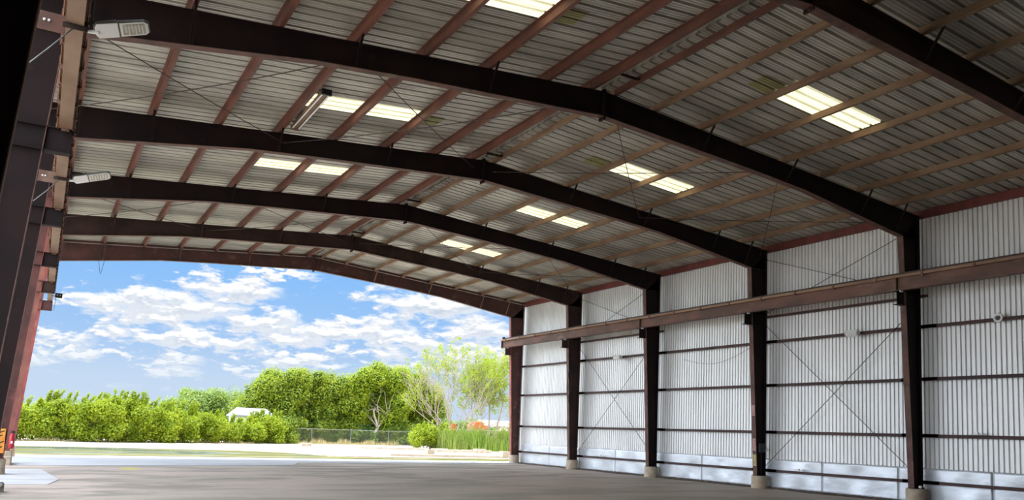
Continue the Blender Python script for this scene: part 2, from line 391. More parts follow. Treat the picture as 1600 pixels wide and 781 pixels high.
def ground_mat():
    m = bpy.data.materials.new('bleached_gravel_and_concrete'); m.use_nodes = True
    g = NT(m.node_tree); b = m.node_tree.nodes['Principled BSDF']; b.inputs['Roughness'].default_value = 0.95; b.inputs['Specular IOR Level'].default_value = 0.1
    tc = g.n('ShaderNodeTexCoord'); P = tc.outputs['Object']; mp = g.n('ShaderNodeMapping'); g.link(P, mp.inputs[0]); mp.inputs['Scale'].default_value = (0.3, 1, 1)
    c = g.mix(g.ramp(g.noise(mp.outputs[0], 0.5, 6, .65), .38, .62), (0.62, 0.575, 0.515), (0.50, 0.43, 0.35))
    c = g.mix(g.math('MULTIPLY', g.ramp(g.noise(mp.outputs[0], 2.2, 5, .7), .55, .7), .6), c, (0.45, 0.38, 0.28))
    sp = g.n('ShaderNodeSeparateXYZ'); g.link(P, sp.inputs[0])
    # weeds take over beyond the edge of the old yard
    e = g.math('ADD', sp.outputs[1], g.math('MULTIPLY', g.noise(P, .4, 4), 4.0))
    c = g.mix(g.ramp(e, 88.0, 92.0), c, (0.20, 0.24, 0.07))
    g.link(c, b.inputs['Base Color'])
    return m
def big_ground():
    b = MB(); xs = [-300, -60, XL-.4, XR+.22, 60, 300]; ys = [-60, 40.05, 60, 100, 500]
    for y in ys:
        for x in xs: b.v.append((x, y, gz(min(max(x, -60), 60))-0.03))
    nx = len(xs)
    for j in range(len(ys)-1):
        for i in range(nx-1):
            if j == 0 and i == 2: continue
            b.f.append((j*nx+i, j*nx+i+1, (j+1)*nx+i+1, (j+1)*nx+i))
    # under the shed
    return struct(b.build('ground', ground_mat()), 'bleached pale concrete and gravel yard outside the shed')
big_ground()

M['apron'] = material('clean_bluish_concrete', (0.58, 0.59, 0.61), (0.49, 0.50, 0.52), 0.8, 0, 0.9, (.4, 1, 1), bump=0.1)
M['patch'] = material('pale_repair_concrete', (0.60, 0.60, 0.61), (0.48, 0.48, 0.475), 0.75, 0, 1.5, (.4, 1, 1), bump=0.15)
tag(slab('apron_slab', [(-1.4, 33.1), (0.5, 33.2), (7.8, 34.2), (9.6, 35.2), (10.3, 37.2), (XR-.2, 39.3), (XR-.2, 41.9), (-1.4, 41.9)], M['apron'], .06, .018),
    'bluish grey concrete apron slab across the open gable end of the floor', 'slab')
tag(slab('repair_slab', [(-1.4, 24.1), (0.35, 24.1), (0.62, 25.8), (0.22, 30.6), (-1.4, 30.8)], M['patch'], .06, .014),
    'pale grey concrete repair patch on the floor at the left columns', 'slab')

# ------------------------------------------------------------------ roof sheets (ceiling)
PITCH = 0.305
def deck_profile(y0, y1):
    pts = []; n = int(round((y1-y0)/PITCH))
    for i in range(n):
        y = y0+i*PITCH
        pts += [(y, 0), (y+.010, .065), (y+.078, .065), (y+.088, 0), (y+.142, 0), (y+.148, .010), (y+.160, .010), (y+.166, 0), (y+.226, 0), (y+.232, .010), (y+.244, .010), (y+.250, 0)]
    pts.append((y0+n*PITCH, 0))
    return pts
def sheet(b, prof, xs, zf, lift=0.0):
    k = len(b.v); n = len(prof)
    for x in xs:
        for (y, h) in prof: b.v.append((x, y, zf(x)+h+lift))
    for i in range(len(xs)-1):
        for j in range(n-1):
            b.f.append((k+i*n+j, k+i*n+j+1, k+(i+1)*n+j+1, k+(i+1)*n+j))
NR = int((YE-YB)/PITCH)
Y0R = YE-NR*PITCH
def snap(y): return Y0R+round((y-Y0R)/PITCH)*PITCH
SKY = [(snap(12.45), 4), (snap(19.15), 3), (snap(25.15), 2), (snap(31.6), 1)]
def build_deck(side):
    b = MB(); X = lambda dx: XM+side*dx; zf = lambda x: zdeck(x-XM)
    cur = Y0R
    for ys, bay in sorted(SKY):
        if ys > cur: sheet(b, deck_profile(cur, ys), [X(.14), X(12.55)], zf)
        sheet(b, deck_profile(ys, ys+3*PITCH), [X(.14), X(3.24)], zf)
        sheet(b, deck_profile(ys, ys+3*PITCH), [X(6.2), X(12.55)], zf)
        cur = ys+3*PITCH
        # the translucent panel
        if side < 0 and bay == 1:
            sheet(b, deck_profile(ys, ys+3*PITCH), [X(3.24), X(6.2)], zf); continue
        s = MB(); sheet(s, deck_profile(ys, ys+3*PITCH), [X(3.21), X(6.24)], zf, 0.004)
        o = s.build('roof_skylight', M['skylight'])
        tag(o, 'glowing pale yellow skylight panel in the %s roof slope, %s' % ('left' if side < 0 else 'right', ORD[bay]), 'skylight')
        if bay in (3, 4):
            e = MB(); sheet(e, deck_profile(ys+PITCH*.9, ys+PITCH*2.9), [X(2.45), X(3.14)], zf, -0.012)
            q = e.build('end_lap', M['endlap'], o); q['label'] = 'dull yellowed lap at the upper end'
    if cur < YE-.01: sheet(b, deck_profile(cur, YE), [X(.14), X(12.55)], zf)
    return b
bl = build_deck(-1); br_ = build_deck(1)
off = len(bl.v); bl.v += br_.v; bl.f += [tuple(i+off for i in f) for f in br_.f]
struct(bl.build('ceiling', M['deck']), 'underside of weathered ribbed metal roof sheets')
rc = MB(); prof = [(-.34, zdeck(.34)+.05), (-.15, zdeck(.15)+.095), (0, 10.235), (.15, zdeck(.15)+.095), (.34, zdeck(.34)+.05)]
rc.prism([(XM+a, z) for a, z in prof]+[(XM+a, z+.01) for a, z in prof[::-1]], YE-YB, 'y', YB)
struct(rc.build('trim_1', M['deck']), 'ridge cap over the roof sheets')

# ------------------------------------------------------------------ right wall sheets
def wall_profile(y0, y1, p=0.1475):
    pts = []; n = int(round((y1-y0)/p))
    for i in range(n):
        y = y0+i*p; pts += [(y, 0), (y+.004, .06), (y+.046, .06), (y+.050, 0)]
    pts.append((y0+n*p, 0)); return pts
b = MB(); prof = wall_profile(YB, 40.17); n = len(prof)
for z in (-0.02, 9.2):
    for (y, h) in prof: b.v.append((XR+.20+h, y, z))
for j in range(n-1): b.f.append((j, n+j, n+j+1, j+1))
struct(b.build('wall_right', M['siding']), 'white ribbed metal siding behind the right columns')
struct(MB().box(XR+.16, XR+.26, 40.15, 40.19, .1, 8.95).box(XR+.26, XR+.30, 39.95, 40.19, .1, 8.95).build('trim_2', M['siding']), 'white corner trim at the gable end of the right wall')
b = MB(); prof = wall_profile(YB, 9.5); n = len(prof)  # unseen wall part, added to keep western light off the near roof
for z in (-.25, 9.15):
    for (y, h) in prof: b.v.append((XL-.20-h, y, z))
for j in range(n-1): b.f.append((j, j+1, n+j+1, n+j))
struct(b.build('wall_left', M['siding']), 'unseen ribbed siding added on the rear left side to darken the roof')
struct(MB().box(XL-.5, XR+.3, YB-.12, YB, -.4, 10.2).build('wall_back', M['girt']), 'closed rear wall behind the camera')
struct(MB().box(XR+.14, XR+.32, YB, 40.05, gz(XR)-.1, .055).build('trim_3', M['dirt']), 'low concrete curb under the right wall')

seams = [10.65, 13.59, 16.54, 19.44, 22.4, 25.39, 28.3, 31.2, 34.1, 36.95, 39.85]
rng = random.Random(4)
for i in range(len(seams)-1):
    y0, y1 = seams[i]+.006, seams[i+1]-.006
    b = MB(); ny, nz = 36, 14; ph = [rng.uniform(0, 6.28) for _ in range(6)]
    for j in range(nz+1):
        for k in range(ny+1):
            y = y0+(y1-y0)*k/ny; z = .02+(1.08-.02)*j/nz
            w = .012*math.sin(2.1*y+ph[0]+1.5*z)+.010*math.sin(3.7*y+ph[1])*math.sin(5*z+ph[2])+.006*math.sin(7.3*y+ph[3]+4*z)
            w *= min(1, 6*min(k/ny, 1-k/ny)+.15)
            b.v.append((XR+.172+w, y, z))
    for j in range(nz):
        for k in range(ny):
            a = j*(ny+1)+k; b.f.append((a, a+ny+1, a+ny+2, a+1))
    o = b.build('liner_sheet', M['liner'], smooth=True)
    so_ = o.modifiers.new('solid', 'SOLIDIFY'); so_.thickness = .004; so_.offset = 1
    where = {0: 'at the right picture edge', 9: 'beside the gable corner column'}.get(i, '%s from the open gable' % NTH[9-i])
    tag(o, 'dented silvery sheet at the foot of the right wall, %s' % where, 'metal sheet')

# ------------------------------------------------------------------ steel frames
def ibeam_poly(b, fl, outer, inner, y, wf=.2, tf=.014, tw=.010):
    """outer/inner: polylines (x,z) of the two flanges with same count; web between them"""
    for i in range(len(outer)-1):
        poly = [outer[i], outer[i+1], inner[i+1], inner[i]]
        b.prism(poly, tw, 'y', y-tw/2)
    for line, bb in ((outer, b), (inner, fl)):
        for i in range(len(line)-1):
            (x0, z0), (x1, z1) = line[i], line[i+1]
            bb.beam((x0, y, z0), (x1, y, z1), wf, tf, up=(-(z1-z0), 0, x1-x0))
PD = [0.37, 1.62, 3.17, 4.71, 6.26, 7.79, 9.40, 11.03]
SIDE = {-1: 'left', 1: 'right'}
FRAME_WHERE = ['farthest, framing the open gable', 'second from the open gable', 'third from the open gable',
               'fourth from the open gable', 'fifth from the open gable', 'nearest, crossing the upper right corner', 'overhead beside the camera']
def steel_frame(k):
    y = YS[k]; mt = M['endframe'] if k == 0 else M['frame_brown'] if k in (1, 5) else M['frame']
    fr = thing('portal_frame', 'dark maroon steel portal frame, %s' % FRAME_WHERE[k], 'steel frame', (XM, y, 0))
    for s in (-1, 1):
        xo = XM+s*12.19; base = .438 if s > 0 else .24; zb = .47 if s > 0 else .27
        kn = .825
        b = MB(); fl = MB()
        ibeam_poly(b, fl, [(xo-s*.007, zb), (xo-s*.007, ztop(12.19)-.02)], [(xo-s*base, zb), (xo-s*kn, zbot(11.365))], y)
        b.beam((xo-s*kn, y, zbot(11.365)), (xo-s*.0, y, ztop(12.19)-.03), .19, .014, up=(0, 1, 0))  # knee stiffener
        b.box(min(xo, xo-s*kn), max(xo, xo-s*kn), y-.095, y+.095, zbot(11.365)-.012, zbot(11.365)+.002)
        b.box(min(xo+s*.02, xo-s*(base+.03)), max(xo+s*.02, xo-s*(base+.03)), y-.13, y+.13, zb-.02, zb+.004)     # base plate
        cm = mt if s > 0 else {0: M['flange_red'], 1: M['column_faded_lit'], 2: M['column_dull'], 5: M['frame']}.get(k, mt)
        col = b.build('column', cm, fr)
        fl.build('inner_flange', M['flange_red'] if (k == 0 or (s < 0 and k < 3)) else M['flange'], col)['label'] = 'lighter reddish inner flange'
        # crane bracket
        zi0, zi1 = 5.985, 6.405
        def xin(z): return xo-s*(base+(kn-base)*(z-zb)/(zbot(11.365)-zb))
        xt = xo-s*1.082
        c = MB(); xa, xb = sorted((xin(6.2)+s*.02, xt))
        c.box(xa, xb, y-.10, y+.10, zi1-.016, zi1); c.box(xa, xb, y-.10, y+.10, zi0, zi0+.016)
        c.box(xa, xb, y-.04, y-.03, zi0, zi1)
        # stiffener plates carried through the column web
        xa, xb = sorted((xin(6.2), xo)); c.box(xa, xb, y-.09, y+.09, zi1-.012, zi1); c.box(xa, xb, y-.09, y+.09, zi0, zi0+.012)
        c.build('crane_bracket', mt, fr)
        # rafter
        r = MB(); fl = MB(); ds = [0.006, 3, 5, 7, 9.2, 11.365]
        ibeam_poly(r, fl, [(XM+s*d, ztop(d)-.007) for d in ds], [(XM+s*d, zbot(d)) for d in ds], y)
        xk = XM+s*11.365
        r.prism([(xk, ztop(11.365)-.01), (xo, ztop(12.19)-.02), (xo, zbot(11.365)), (xk, zbot(11.365))], .010, 'y', y-.005)
        r.beam((xk, y, ztop(11.365)-.007), (xo, y, ztop(12.19)-.007), .2, .014)
        r.box(min(XM, XM+s*.02), max(XM, XM+s*.02), y-.11, y+.11, 9.20, 9.97)      # ridge splice plate
        for dz in (9.235, 9.36, 9.5, 9.65, 9.8, 9.93):
            for yy in (-.06, .06):
                r.lathe([(.017, -.035), (.017, .035)], (XM+s*.02, y+yy, dz), 8, 'x')
        ra = r.build('rafter', mt, fr)
        fl.build('lower_flange', M['endframe'] if k == 0 else M['flange'], ra)['label'] = 'pinkish brown bottom flange'
        # flange braces
        if k < 6:
            for d in (3.17, 6.26, 9.40, 11.03):
                x = XM+s*d
                zt = zdeck(d)-.18; zl = zbot(d)+.03
                f = MB()
                for sy in ((-1, 1) if k > 0 else (-1,)):
                    f.beam((x, y+sy*.50, zt), (x-s*.02, y+sy*.09, zl), .05, .006, up=(1, 0, 0))
                    f.beam((x+.022, y+sy*.50, zt), (x-s*.02+.022, y+sy*.09, zl), .006, .05, up=(1, 0, 0))
                f.build('flange_brace', M['purlin_tan'] if (k == 0 and s > 0) else mt, fr)
    return fr
frames = [steel_frame(k) for k in range(7)]

# ------------------------------------------------------------------ purlins, eave struts, ridge struts
def zed(b, xc, s, y0, y1, ztp, dep, fl=.075, t=.007):
    """Z section running along y; bottom flange points towards the ridge"""
    sl = -0.083*s
    b.box(xc-t/2, xc+t/2, y0, y1, ztp-dep, ztp)
    b.box(min(xc, xc-s*fl), max(xc, xc-s*fl), y0, y1, ztp-dep, ztp-dep+t)
    b.box(min(xc, xc+s*fl), max(xc, xc+s*fl), y0, y1, ztp-t-.006, ztp-.006)
    b.box(min(xc-s*fl, xc-s*(fl+t)), max(xc-s*fl, xc-s*(fl+t)), y0, y1, ztp-dep, ztp-dep+.02)
for s in (-1, 1):
    for bay in range(6):
        if s < 0 and bay == 5: continue
        y1 = YE-.03 if bay == 0 else YS[bay]; y0 = YS[bay+1]
        for i, d in enumerate(PD):
            if bay == 5 and i < 1: continue
            b = MB(); zed(b, XM+s*(d+.0), s, y0+.004, y1-.004, zdeck(d)-.003, .198)
            # lapped ends: the doubled web over the rafter
            for (a, c) in ((y0+.004, y0+.55), (y1-.55, y1-.004)):
                b.box(XM+s*d-s*.012-.003, XM+s*d-s*.012+.003, a, c, zdeck(d)-.19, zdeck(d)-.012)
            o = b.build('roof_purlin', M['purlin_red'] if (s < 0 or (i in (0,) and bay > 3)) else M['purlin_tan'])
            pos = {0: 'at the ridge', 7: 'nearest the eave'}.get(i, '%s from the ridge' % NTH[i])
            tag(o, '%s %s-slope purlin, %s, %s' % ('reddish' if s < 0 else 'tan', SIDE[s], pos, ORD[bay].replace(' beside the camera', '')), 'purlin')
        # eave strut
        b = MB(); xe = XM+s*12.25; zt = zdeck(12.3)-.01
        b.box(xe-.004, xe+.004, y0+.004, y1-.004, zt-.26, zt)
        b.box(min(xe, xe+s*.09), max(xe, xe+s*.09), y0+.004, y1-.004, zt-.26, zt-.252)
        b.box(min(xe, xe+s*.09), max(xe, xe+s*.09), y0+.004, y1-.004, zt-.015, zt-.007)
        tag(b.build('eave_strut', M['eave']), 'red steel eave strut atop the %s side, %s' % (SIDE[s], ORD[bay].replace(', beside the camera', '')), 'eave strut')
for bay, (k, dy) in enumerate(((0, .0), (1, .5), (2, .52), (3, .54), (4, .94))):
    if k == 0: continue
    y = YS[k]-dy
    tag(MB().box(XM-.37, XM+.37, y-.035, y+.035, 9.985, 10.0).box(XM-.37, XM+.37, y-.035, y-.03, 9.93, 10.0).build('ridge_strut', M['rail']),
        'short dark ridge angle just in front of the steel frame %s' % FRAME_WHERE[k].split(',')[0], 'strut')
# rake angle lying on the end frame
b = MB()
for s in (-1, 1): b.beam((XM, 39.80, zdeck(0)-.10), (XM+s*12.2, 39.80, zdeck(12.2)-.10), .09, .012); b.beam((XM, 39.85, zdeck(0)-.14), (XM+s*12.2, 39.85, zdeck(12.2)-.14), .012, .08)
tag(b.build('rake_angle', M['endframe']), 'long reddish rake angle running over the open gable frame under the roof edge', 'steel angle')
b = MB()
for s in (-1, 1): b.beam((XM, 40.27, zdeck(0)-.02), (XM+s*12.55, 40.27, zdeck(12.55)-.02), .03, .26)
struct(b.build('trim_4', M['siding']), 'white rake trim at the roof edge')

# ------------------------------------------------------------------ roof brace rods
def rod(p, q, label, r=.011, sag=0.0):
    p = Vector(p); q = Vector(q); n = 9
    pts = [p.lerp(q, i/(n-1)) - Vector((0, 0, sag*4*(i/(n-1))*(1-i/(n-1)))) for i in range(n)]
    t = thing('brace_rod', label, 'brace rod', tuple(p.lerp(q, .5)))
    MB().tube(pts, r, 6).build('rod', M['rod'], t)
    for e, o in ((pts[0], pts[1]), (pts[-1], pts[-2])):
        d = (o-e).normalized()
        MB().tube([e+d*.02, e+d*.10], .022, 6).build('end_nut', M['rod'], t)
    return t
def zr(dx): return ztop(dx)-.24
for bay in (1, 3):
    ya, yb = YS[bay]-.02, YS[bay+1]+.02
    for s in (-1, 1):
        for n_, (d0, d1) in enumerate(((.35, 6.1), (6.1, 11.9))):
            wh = '%s slope %s panel, %s' % (SIDE[s], ('upper', 'lower')[n_], ORD[bay].replace(' from the open gable', ' from gable'))
            rod((XM+s*d0, ya, zr(d0)), (XM+s*d1, yb, zr(d1)), 'thin roof rod, far end at ridge side, ' + wh, sag=.05)
            rod((XM+s*d1, ya, zr(d1)), (XM+s*d0, yb, zr(d0)), 'thin roof rod, far end at eave side, ' + wh, sag=.12)
    # wall rods
    xw = XR-.02
    for nm, z0, z1, side_ in (('lower', .74, 6.05, 0), ('upper', 6.45, 8.55, 0)):
        rod((xw, ya-.0, z0), (xw, yb, z1), 'diagonal rod on the right wall, %s panel, rising toward the camera, %s' % (nm, ORD[bay].replace(' from the open gable', ' from gable')))
        rod((xw+.03, ya, z1), (xw+.03, yb, z0), 'diagonal rod on the right wall, %s panel, falling toward the camera, %s' % (nm, ORD[bay].replace(' from the open gable', ' from gable')))

# ------------------------------------------------------------------ wall girts
GN = {0.68: 'lowest', 2.08: 'second lowest', 3.80: 'middle', 5.42: 'fourth from the floor', 7.15: 'just above the crane beam'}
for bay in range(5):
    y1 = 40.1 if bay == 0 else YS[bay]; y0 = YS[bay+1]
    for z, nm in GN.items():
        b = MB(); x0, x1 = XR+.004, XR+.165
        if z == 0.68: x0, x1 = XR+.0, XR+.14
        b.box(x0, x0+.007, y0+.003, y1-.003, z-.075, z+.0)
        b.box(x0, x1, y0+.003, y1-.003, z-.006, z)
        b.box(x0, x0+.05, y0+.003, y1-.003, z-.075, z-.069)
        b.box(x0, x0+.006, y0+.003, y1-.003, z, z+.02)
        # lapped ends
        b.box(x0-.0, x0+.012, y0+.003, y0+.6, z-.078, z+.03); b.box(x0, x0+.012, y1-.6, y1-.003, z-.078, z+.03)
        tag(b.build('wall_girt', M['girt']), 'maroon wall girt, %s, in the %s' % (nm, ORD[bay]), 'girt')
    if bay in (1, 3):
        for z, nm in ((6.36, 'lower'), (6.74, 'upper')):
            tag(MB().box(XR+.01, XR+.09, y0-.28, y1+.28, z-.05, z+.03).build('strut_girt', M['girt']),
                '%s of two girts close under the crane beam, %s' % (nm, ORD[bay]), 'girt')

# ------------------------------------------------------------------ crane runway beams
def crane_beam(s):
    xc = XM+s*12.19-s*.972; y0, y1 = 1.2 if s < 0 else 5.5, 40.45
    t = thing('crane_runway_beam', 'long rusty crane runway beam on the brackets of the %s columns' % SIDE[s], 'crane beam', (xc, y1, 6.41))
    cuts = [y1]+[YS[k] for k in (2, 4)]+[y0]
    for a, c in zip(cuts[1:], cuts):
        b = MB(); a += .008
        b.box(xc-.1, xc+.1, a, c, 6.407, 6.423); b.box(xc-.005, xc+.005, a, c, 6.42, 6.86)
        b.box(xc-.1, xc+.1, a, c, 6.85, 6.866)
        y = c-.4
        b.box(xc-.095, xc+.095, c-.012, c, 6.42, 6.86); b.box(xc-.095, xc+.095, a, a+.012, 6.42, 6.86)
        sg = b.build('beam_segment', M['crane'] if s > 0 else M['crane_left'], t)
        MB().box(xc-.15, xc+.15, a, c, 6.866, 6.876).box(xc-.15, xc-.142, a, c, 6.79, 6.87).box(xc+.142, xc+.15, a, c, 6.79, 6.87).build('cap_channel', M['cap'], sg)
    MB().box(xc-.035, xc+.035, y0, y1-.3, 6.876, 6.89).box(xc-.012, xc+.012, y0, y1-.3, 6.89, 6.93).box(xc-.022, xc+.022, y0, y1-.3, 6.93, 6.955).build('rail', M['rail'], t)
    MB().box(xc-.06, xc+.06, y1-.14, y1-.04, 6.876, 7.03).build('end_stop', M['rail'], t)
    y = y1-.55; i = 0
    while y > y0+.2:
        b = MB()
        for q in (-1, 1):
            b.box(xc+q*.125-.02, xc+q*.125+.02, y-.03, y+.03, 6.72 if i % 2 == 0 else 6.76, 6.80)
            b.box(min(xc+q*.13, xc+q*.168), max(xc+q*.13, xc+q*.168), y-.035, y+.035, 6.76, 6.905)
            b.box(min(xc+q*.04, xc+q*.168), max(xc+q*.04, xc+q*.168), y-.02, y+.02, 6.89, 6.91)
        b.build('rail_clip', M['crane'], t)
        y -= 1.57 if s > 0 else .82; i += 1
    for k in range(6):
        if YS[k] < y0: continue
        MB().box(xc-.06, xc+.06, YS[k]-.14, YS[k]-.10, 6.36, 6.41).build('seat_shim', M['white_metal'] if s > 0 else M['crane'], t)
crane_beam(1); crane_beam(-1)

# ------------------------------------------------------------------ concrete piers
def pier(x, y, r, z0, z1, label, square=False, m='pier'):
    b = MB()
    if square:
        b.box(x-r, x+r, y-r, y+r, z0, z1)
        o = b.build('concrete_pier', M[m], bevel=.02)
    else:
        b.lathe([(r*.2, 0), (r*1.02, 0), (r*1.03, .04), (r*.99, (z1-z0)*.5), (r, z1-z0-.03), (r*.96, z1-z0)], (x, y, z0), 28)
        o = b.build('concrete_pier', M[m], smooth=False)
    return tag(o, label, 'concrete pier')
RN = ['at the open gable corner, warm sunlit', 'second from the open gable', 'third from the open gable', 'fourth from the open gable', 'nearest the camera']
for k in range(5):
    pier(XR-.22, YS[k], .29 if k else .27, -.02, .452, 'round concrete pier under the right wall column %s' % RN[k])
pier(XL+.08, YS[0], .24, gz(XL)-.02, .252, 'small concrete pier under the left column at the open gable')
b = MB().box(XL-.16, XL+.33, YS[1]-1.15, YS[1]+.24, gz(XL)-.02, .10).box(XL-.14, XL+.31, YS[1]-.3, YS[1]+.22, .10, .252)
tag(b.build('concrete_pier', M['pier'], bevel=.02), 'large stepped concrete block under the second left column from the gable', 'concrete pier')
for k in (2, 3, 4):
    pier(XL+.05, YS[k], .27, gz(XL)-.02, .252, 'round concrete pier under the %s left column from the gable' % NTH[k])

# ------------------------------------------------------------------ lamps and small fittings
def street_lamp(y, L, label):
    t = thing('led_street_lamp', label, 'lamp', (0.10, y, 6.38))
    # mounting: flat bar across the underside of the crane beam, clamp angle
    MB().box(-.56, -.17, y-.012, y+.012, 6.27, 6.50).build('tie_plate', M['crane'], t)
    MB().box(-.20, .08, y-.06, y+.06, 6.385, 6.405).box(-.20, .08, y-.065, y-.058, 6.335, 6.405).build('clamp_bar', M['rail'], t)
    c = MB()
    for q in (-.40, -.35): c.lathe([(.016, -.03), (.016, -.012)], (q, y, 6.39), 8, 'y')
    c.build('bolt', M['white_metal'], t)
    MB().tube([(.02, y-.02, 6.38), (.10, y-.02, 6.375), (.20, y-.03, 6.385)], .024, 10).build('arm_pipe', M['white_metal'], t)
    # head: tilted so that its underside is seen from below
    ang = math.radians(17); roll_ = math.radians(-26)
    R = Matrix.Rotation(-ang, 3, 'Y') @ Matrix.Rotation(roll_, 3, 'X') 
    R = Matrix.Rotation(math.radians(-8), 3, 'Z') @ R
    O = Vector((.15, y-.03, 6.385))
    def put(b): 
        b.v = [tuple(O + R @ Vector(v)) for v in b.v]; return b
    w = .115
    body = MB()
    prof = [(0, -.05), (.04, -w), (.28, -w), (.30, -w), (L-.05, -w*.92), (L, -w*.62), (L, w*.62), (L-.05, w*.92), (.28, w), (.04, w), (0, .05)]
    body.prism(prof, .045, 'z', 0)
    body.prism([(.06, -w*.7), (.28, -w*.8), (.28, w*.8), (.06, w*.7)], .05, 'z', .04)
    put(body).build('housing', M['grey_metal'], t, bevel=.006)
    cov = MB().prism([(.015, -.055), (.045, -w+.006), (.285, -w+.006), (.285, w-.006), (.045, w-.006), (.015, .055)], .008, 'z', -.009)
    put(cov).build('driver_cover', M['white_metal'], t)
    pl = MB().prism([(.305, -w+.012), (L-.06, -w*.86), (L-.02, -w*.56), (L-.02, w*.56), (L-.06, w*.86), (.305, w-.012)], .006, 'z', -.008)
    put(pl).build('led_lens', M['glassy'], t)
    ch = MB(); n = 7
    for i in range(n):
        xx = .335+i*(L-.42)/(n-1)
        ch.box(xx, xx+.022, -w*.66, w*.66, -.012, -.008)
        if i < n-1 and i % 2 == 0: ch.box(xx, xx+(L-.42)/(n-1)+.01, w*.5, w*.66, -.012, -.008)
        elif i < n-1: ch.box(xx, xx+(L-.42)/(n-1)+.01, -w*.66, -w*.5, -.012, -.008)
    put(ch).build('led_strip', M['ledchip'], t)
    pc = MB().box(.0, .11, -.045, .045, .09, .125).box(.03, .07, -.02, .02, .045, .09)
    put(pc).build('photocell', M['grey_metal'], t)
    cb = MB().tube([(.02, y+.02, 6.43), (-.1, y+.03, 6.36), (-.3, y+.06, 6.1), (-.5, y+.2, 5.9), (-.62, y+.3, 5.8)], .008, 6)
    cb.build('cable', M['grey_metal'], t)
street_lamp(11.3, .66, 'white and grey LED street lamp under the left crane beam, nearest the camera')
street_lamp(18.9, .72, 'white and grey LED street lamp under the left crane beam, farther from the camera')

def wall_light(y, z, label, turn):
    t = thing('wall_floodlight', label, 'lamp', (XR-.02, y, z))
    c = Vector((XR-.20, y, z+.01)); R = Matrix.Rotation(math.radians(28), 3, 'Y') @ Matrix.Rotation(math.radians(turn), 3, 'Z')
    def put(b): b.v = [tuple(c+R @ Vector(v)) for v in b.v]; return b
    put(MB().prism([(-.10, -.08), (.04, -.10), (.10, -.06), (.10, .06), (.04, .10), (-.10, .08)], .46, 'y', -.23)).build('housing', M['white_metal'], t, bevel=.01)
    put(MB().box(-.108, -.10, -.20, .20, -.065, .065)).build('lens', M['glassy'], t)
    put(MB().box(-.09, .09, .225, .245, -.09, .09)).build('end_cap', M['black'], t)
    MB().box(XR-.13, XR+.02, y-.03, y+.03, z-.05, z-.02).build('bracket', M['rail'], t)
wall_light(17.9, 5.36, 'white wall floodlight on a girt between the fourth and fifth columns', 0)
wall_light(30.7, 5.33, 'white wall floodlight with black end on a girt between the second and third columns', 0)

t = thing('cable_ring', 'round white metal ring hanging on the girt at the right picture edge', 'ring', (XR-.02, 13.2, 5.42))
ring = [(XR-.03, 13.2+.105*math.cos(2*PI*i/24), 5.43+.105*math.sin(2*PI*i/24)) for i in range(25)]
MB().tube(ring, .038, 8).build('ring', M['white_metal'], t, smooth=True)
MB().lathe([(.06, 0), (.06, .03)], (XR-.03, 13.2, 5.43), 16, 'x').build('centre', M['black'], t)

t = thing('fluorescent_fixture', 'long twin tube fluorescent fixture beside a purlin on the left roof slope', 'lamp', (5.2, 20, 9.4))
MB().box(5.10, 5.32, 18.6, 21.35, 9.44, 9.50).prism([(5.14, 9.44), (5.28, 9.44), (5.23, 9.415), (5.19, 9.415)], 2.75, 'y', 18.6).build('housing', M['purlin_tan'], t)
for x in (5.13, 5.29): MB().tube([(x, 18.66, 9.41), (x, 21.3, 9.41)], .019, 10).build('tube', M['tube'], t)
MB().box(5.09, 5.33, 18.56, 18.62, 9.38, 9.52).build('end_cap', M['black'], t)
MB().box(5.09, 5.33, 21.33, 21.39, 9.38, 9.50).build('end_cap', M['purlin_tan'], t)
for y in (18.9, 21.1): MB().box(4.92, 5.3, y-.015, y+.015, 9.50, 9.515).build('hanger', M['rod'], t)

t = thing('security_camera', 'small dark twin lens camera box on the far end of the left crane beam', 'camera', (.13, 38.1, 6.45))
MB().box(.10, .36, 38.0, 38.2, 6.34, 6.52).build('housing', M['black'], t, bevel=.01)
for x in (.18, .28): MB().lathe([(.02, -.012), (.024, 0)], (x, 38.0, 6.44), 10, 'y').build('lens', M['white_metal'], t)
MB().box(-.03, .12, 38.05, 38.15, 6.39, 6.41).build('bracket', M['rail'], t)
MB().tube([(.12, 38.05, 6.35), (.13, 38.04, 6.1), (.10, 38.05, 5.8)], .008, 5).build('cable', M['black'], t)

MB_w = MB().tube([(1.58, 38.0, 9.16), (1.57, 37.98, 8.6), (1.56, 37.96, 8.0), (1.62, 37.96, 7.62), (1.66, 37.96, 7.50), (1.70, 37.96, 7.70), (1.76, 37.97, 8.1), (1.79, 38.0, 8.6), (1.72, 38.0, 9.12)], .009, 5)
tag(MB_w.build('hanging_cable', M['rod']), 'thin loop of cable hanging from the left roof edge at the open gable', 'cable')

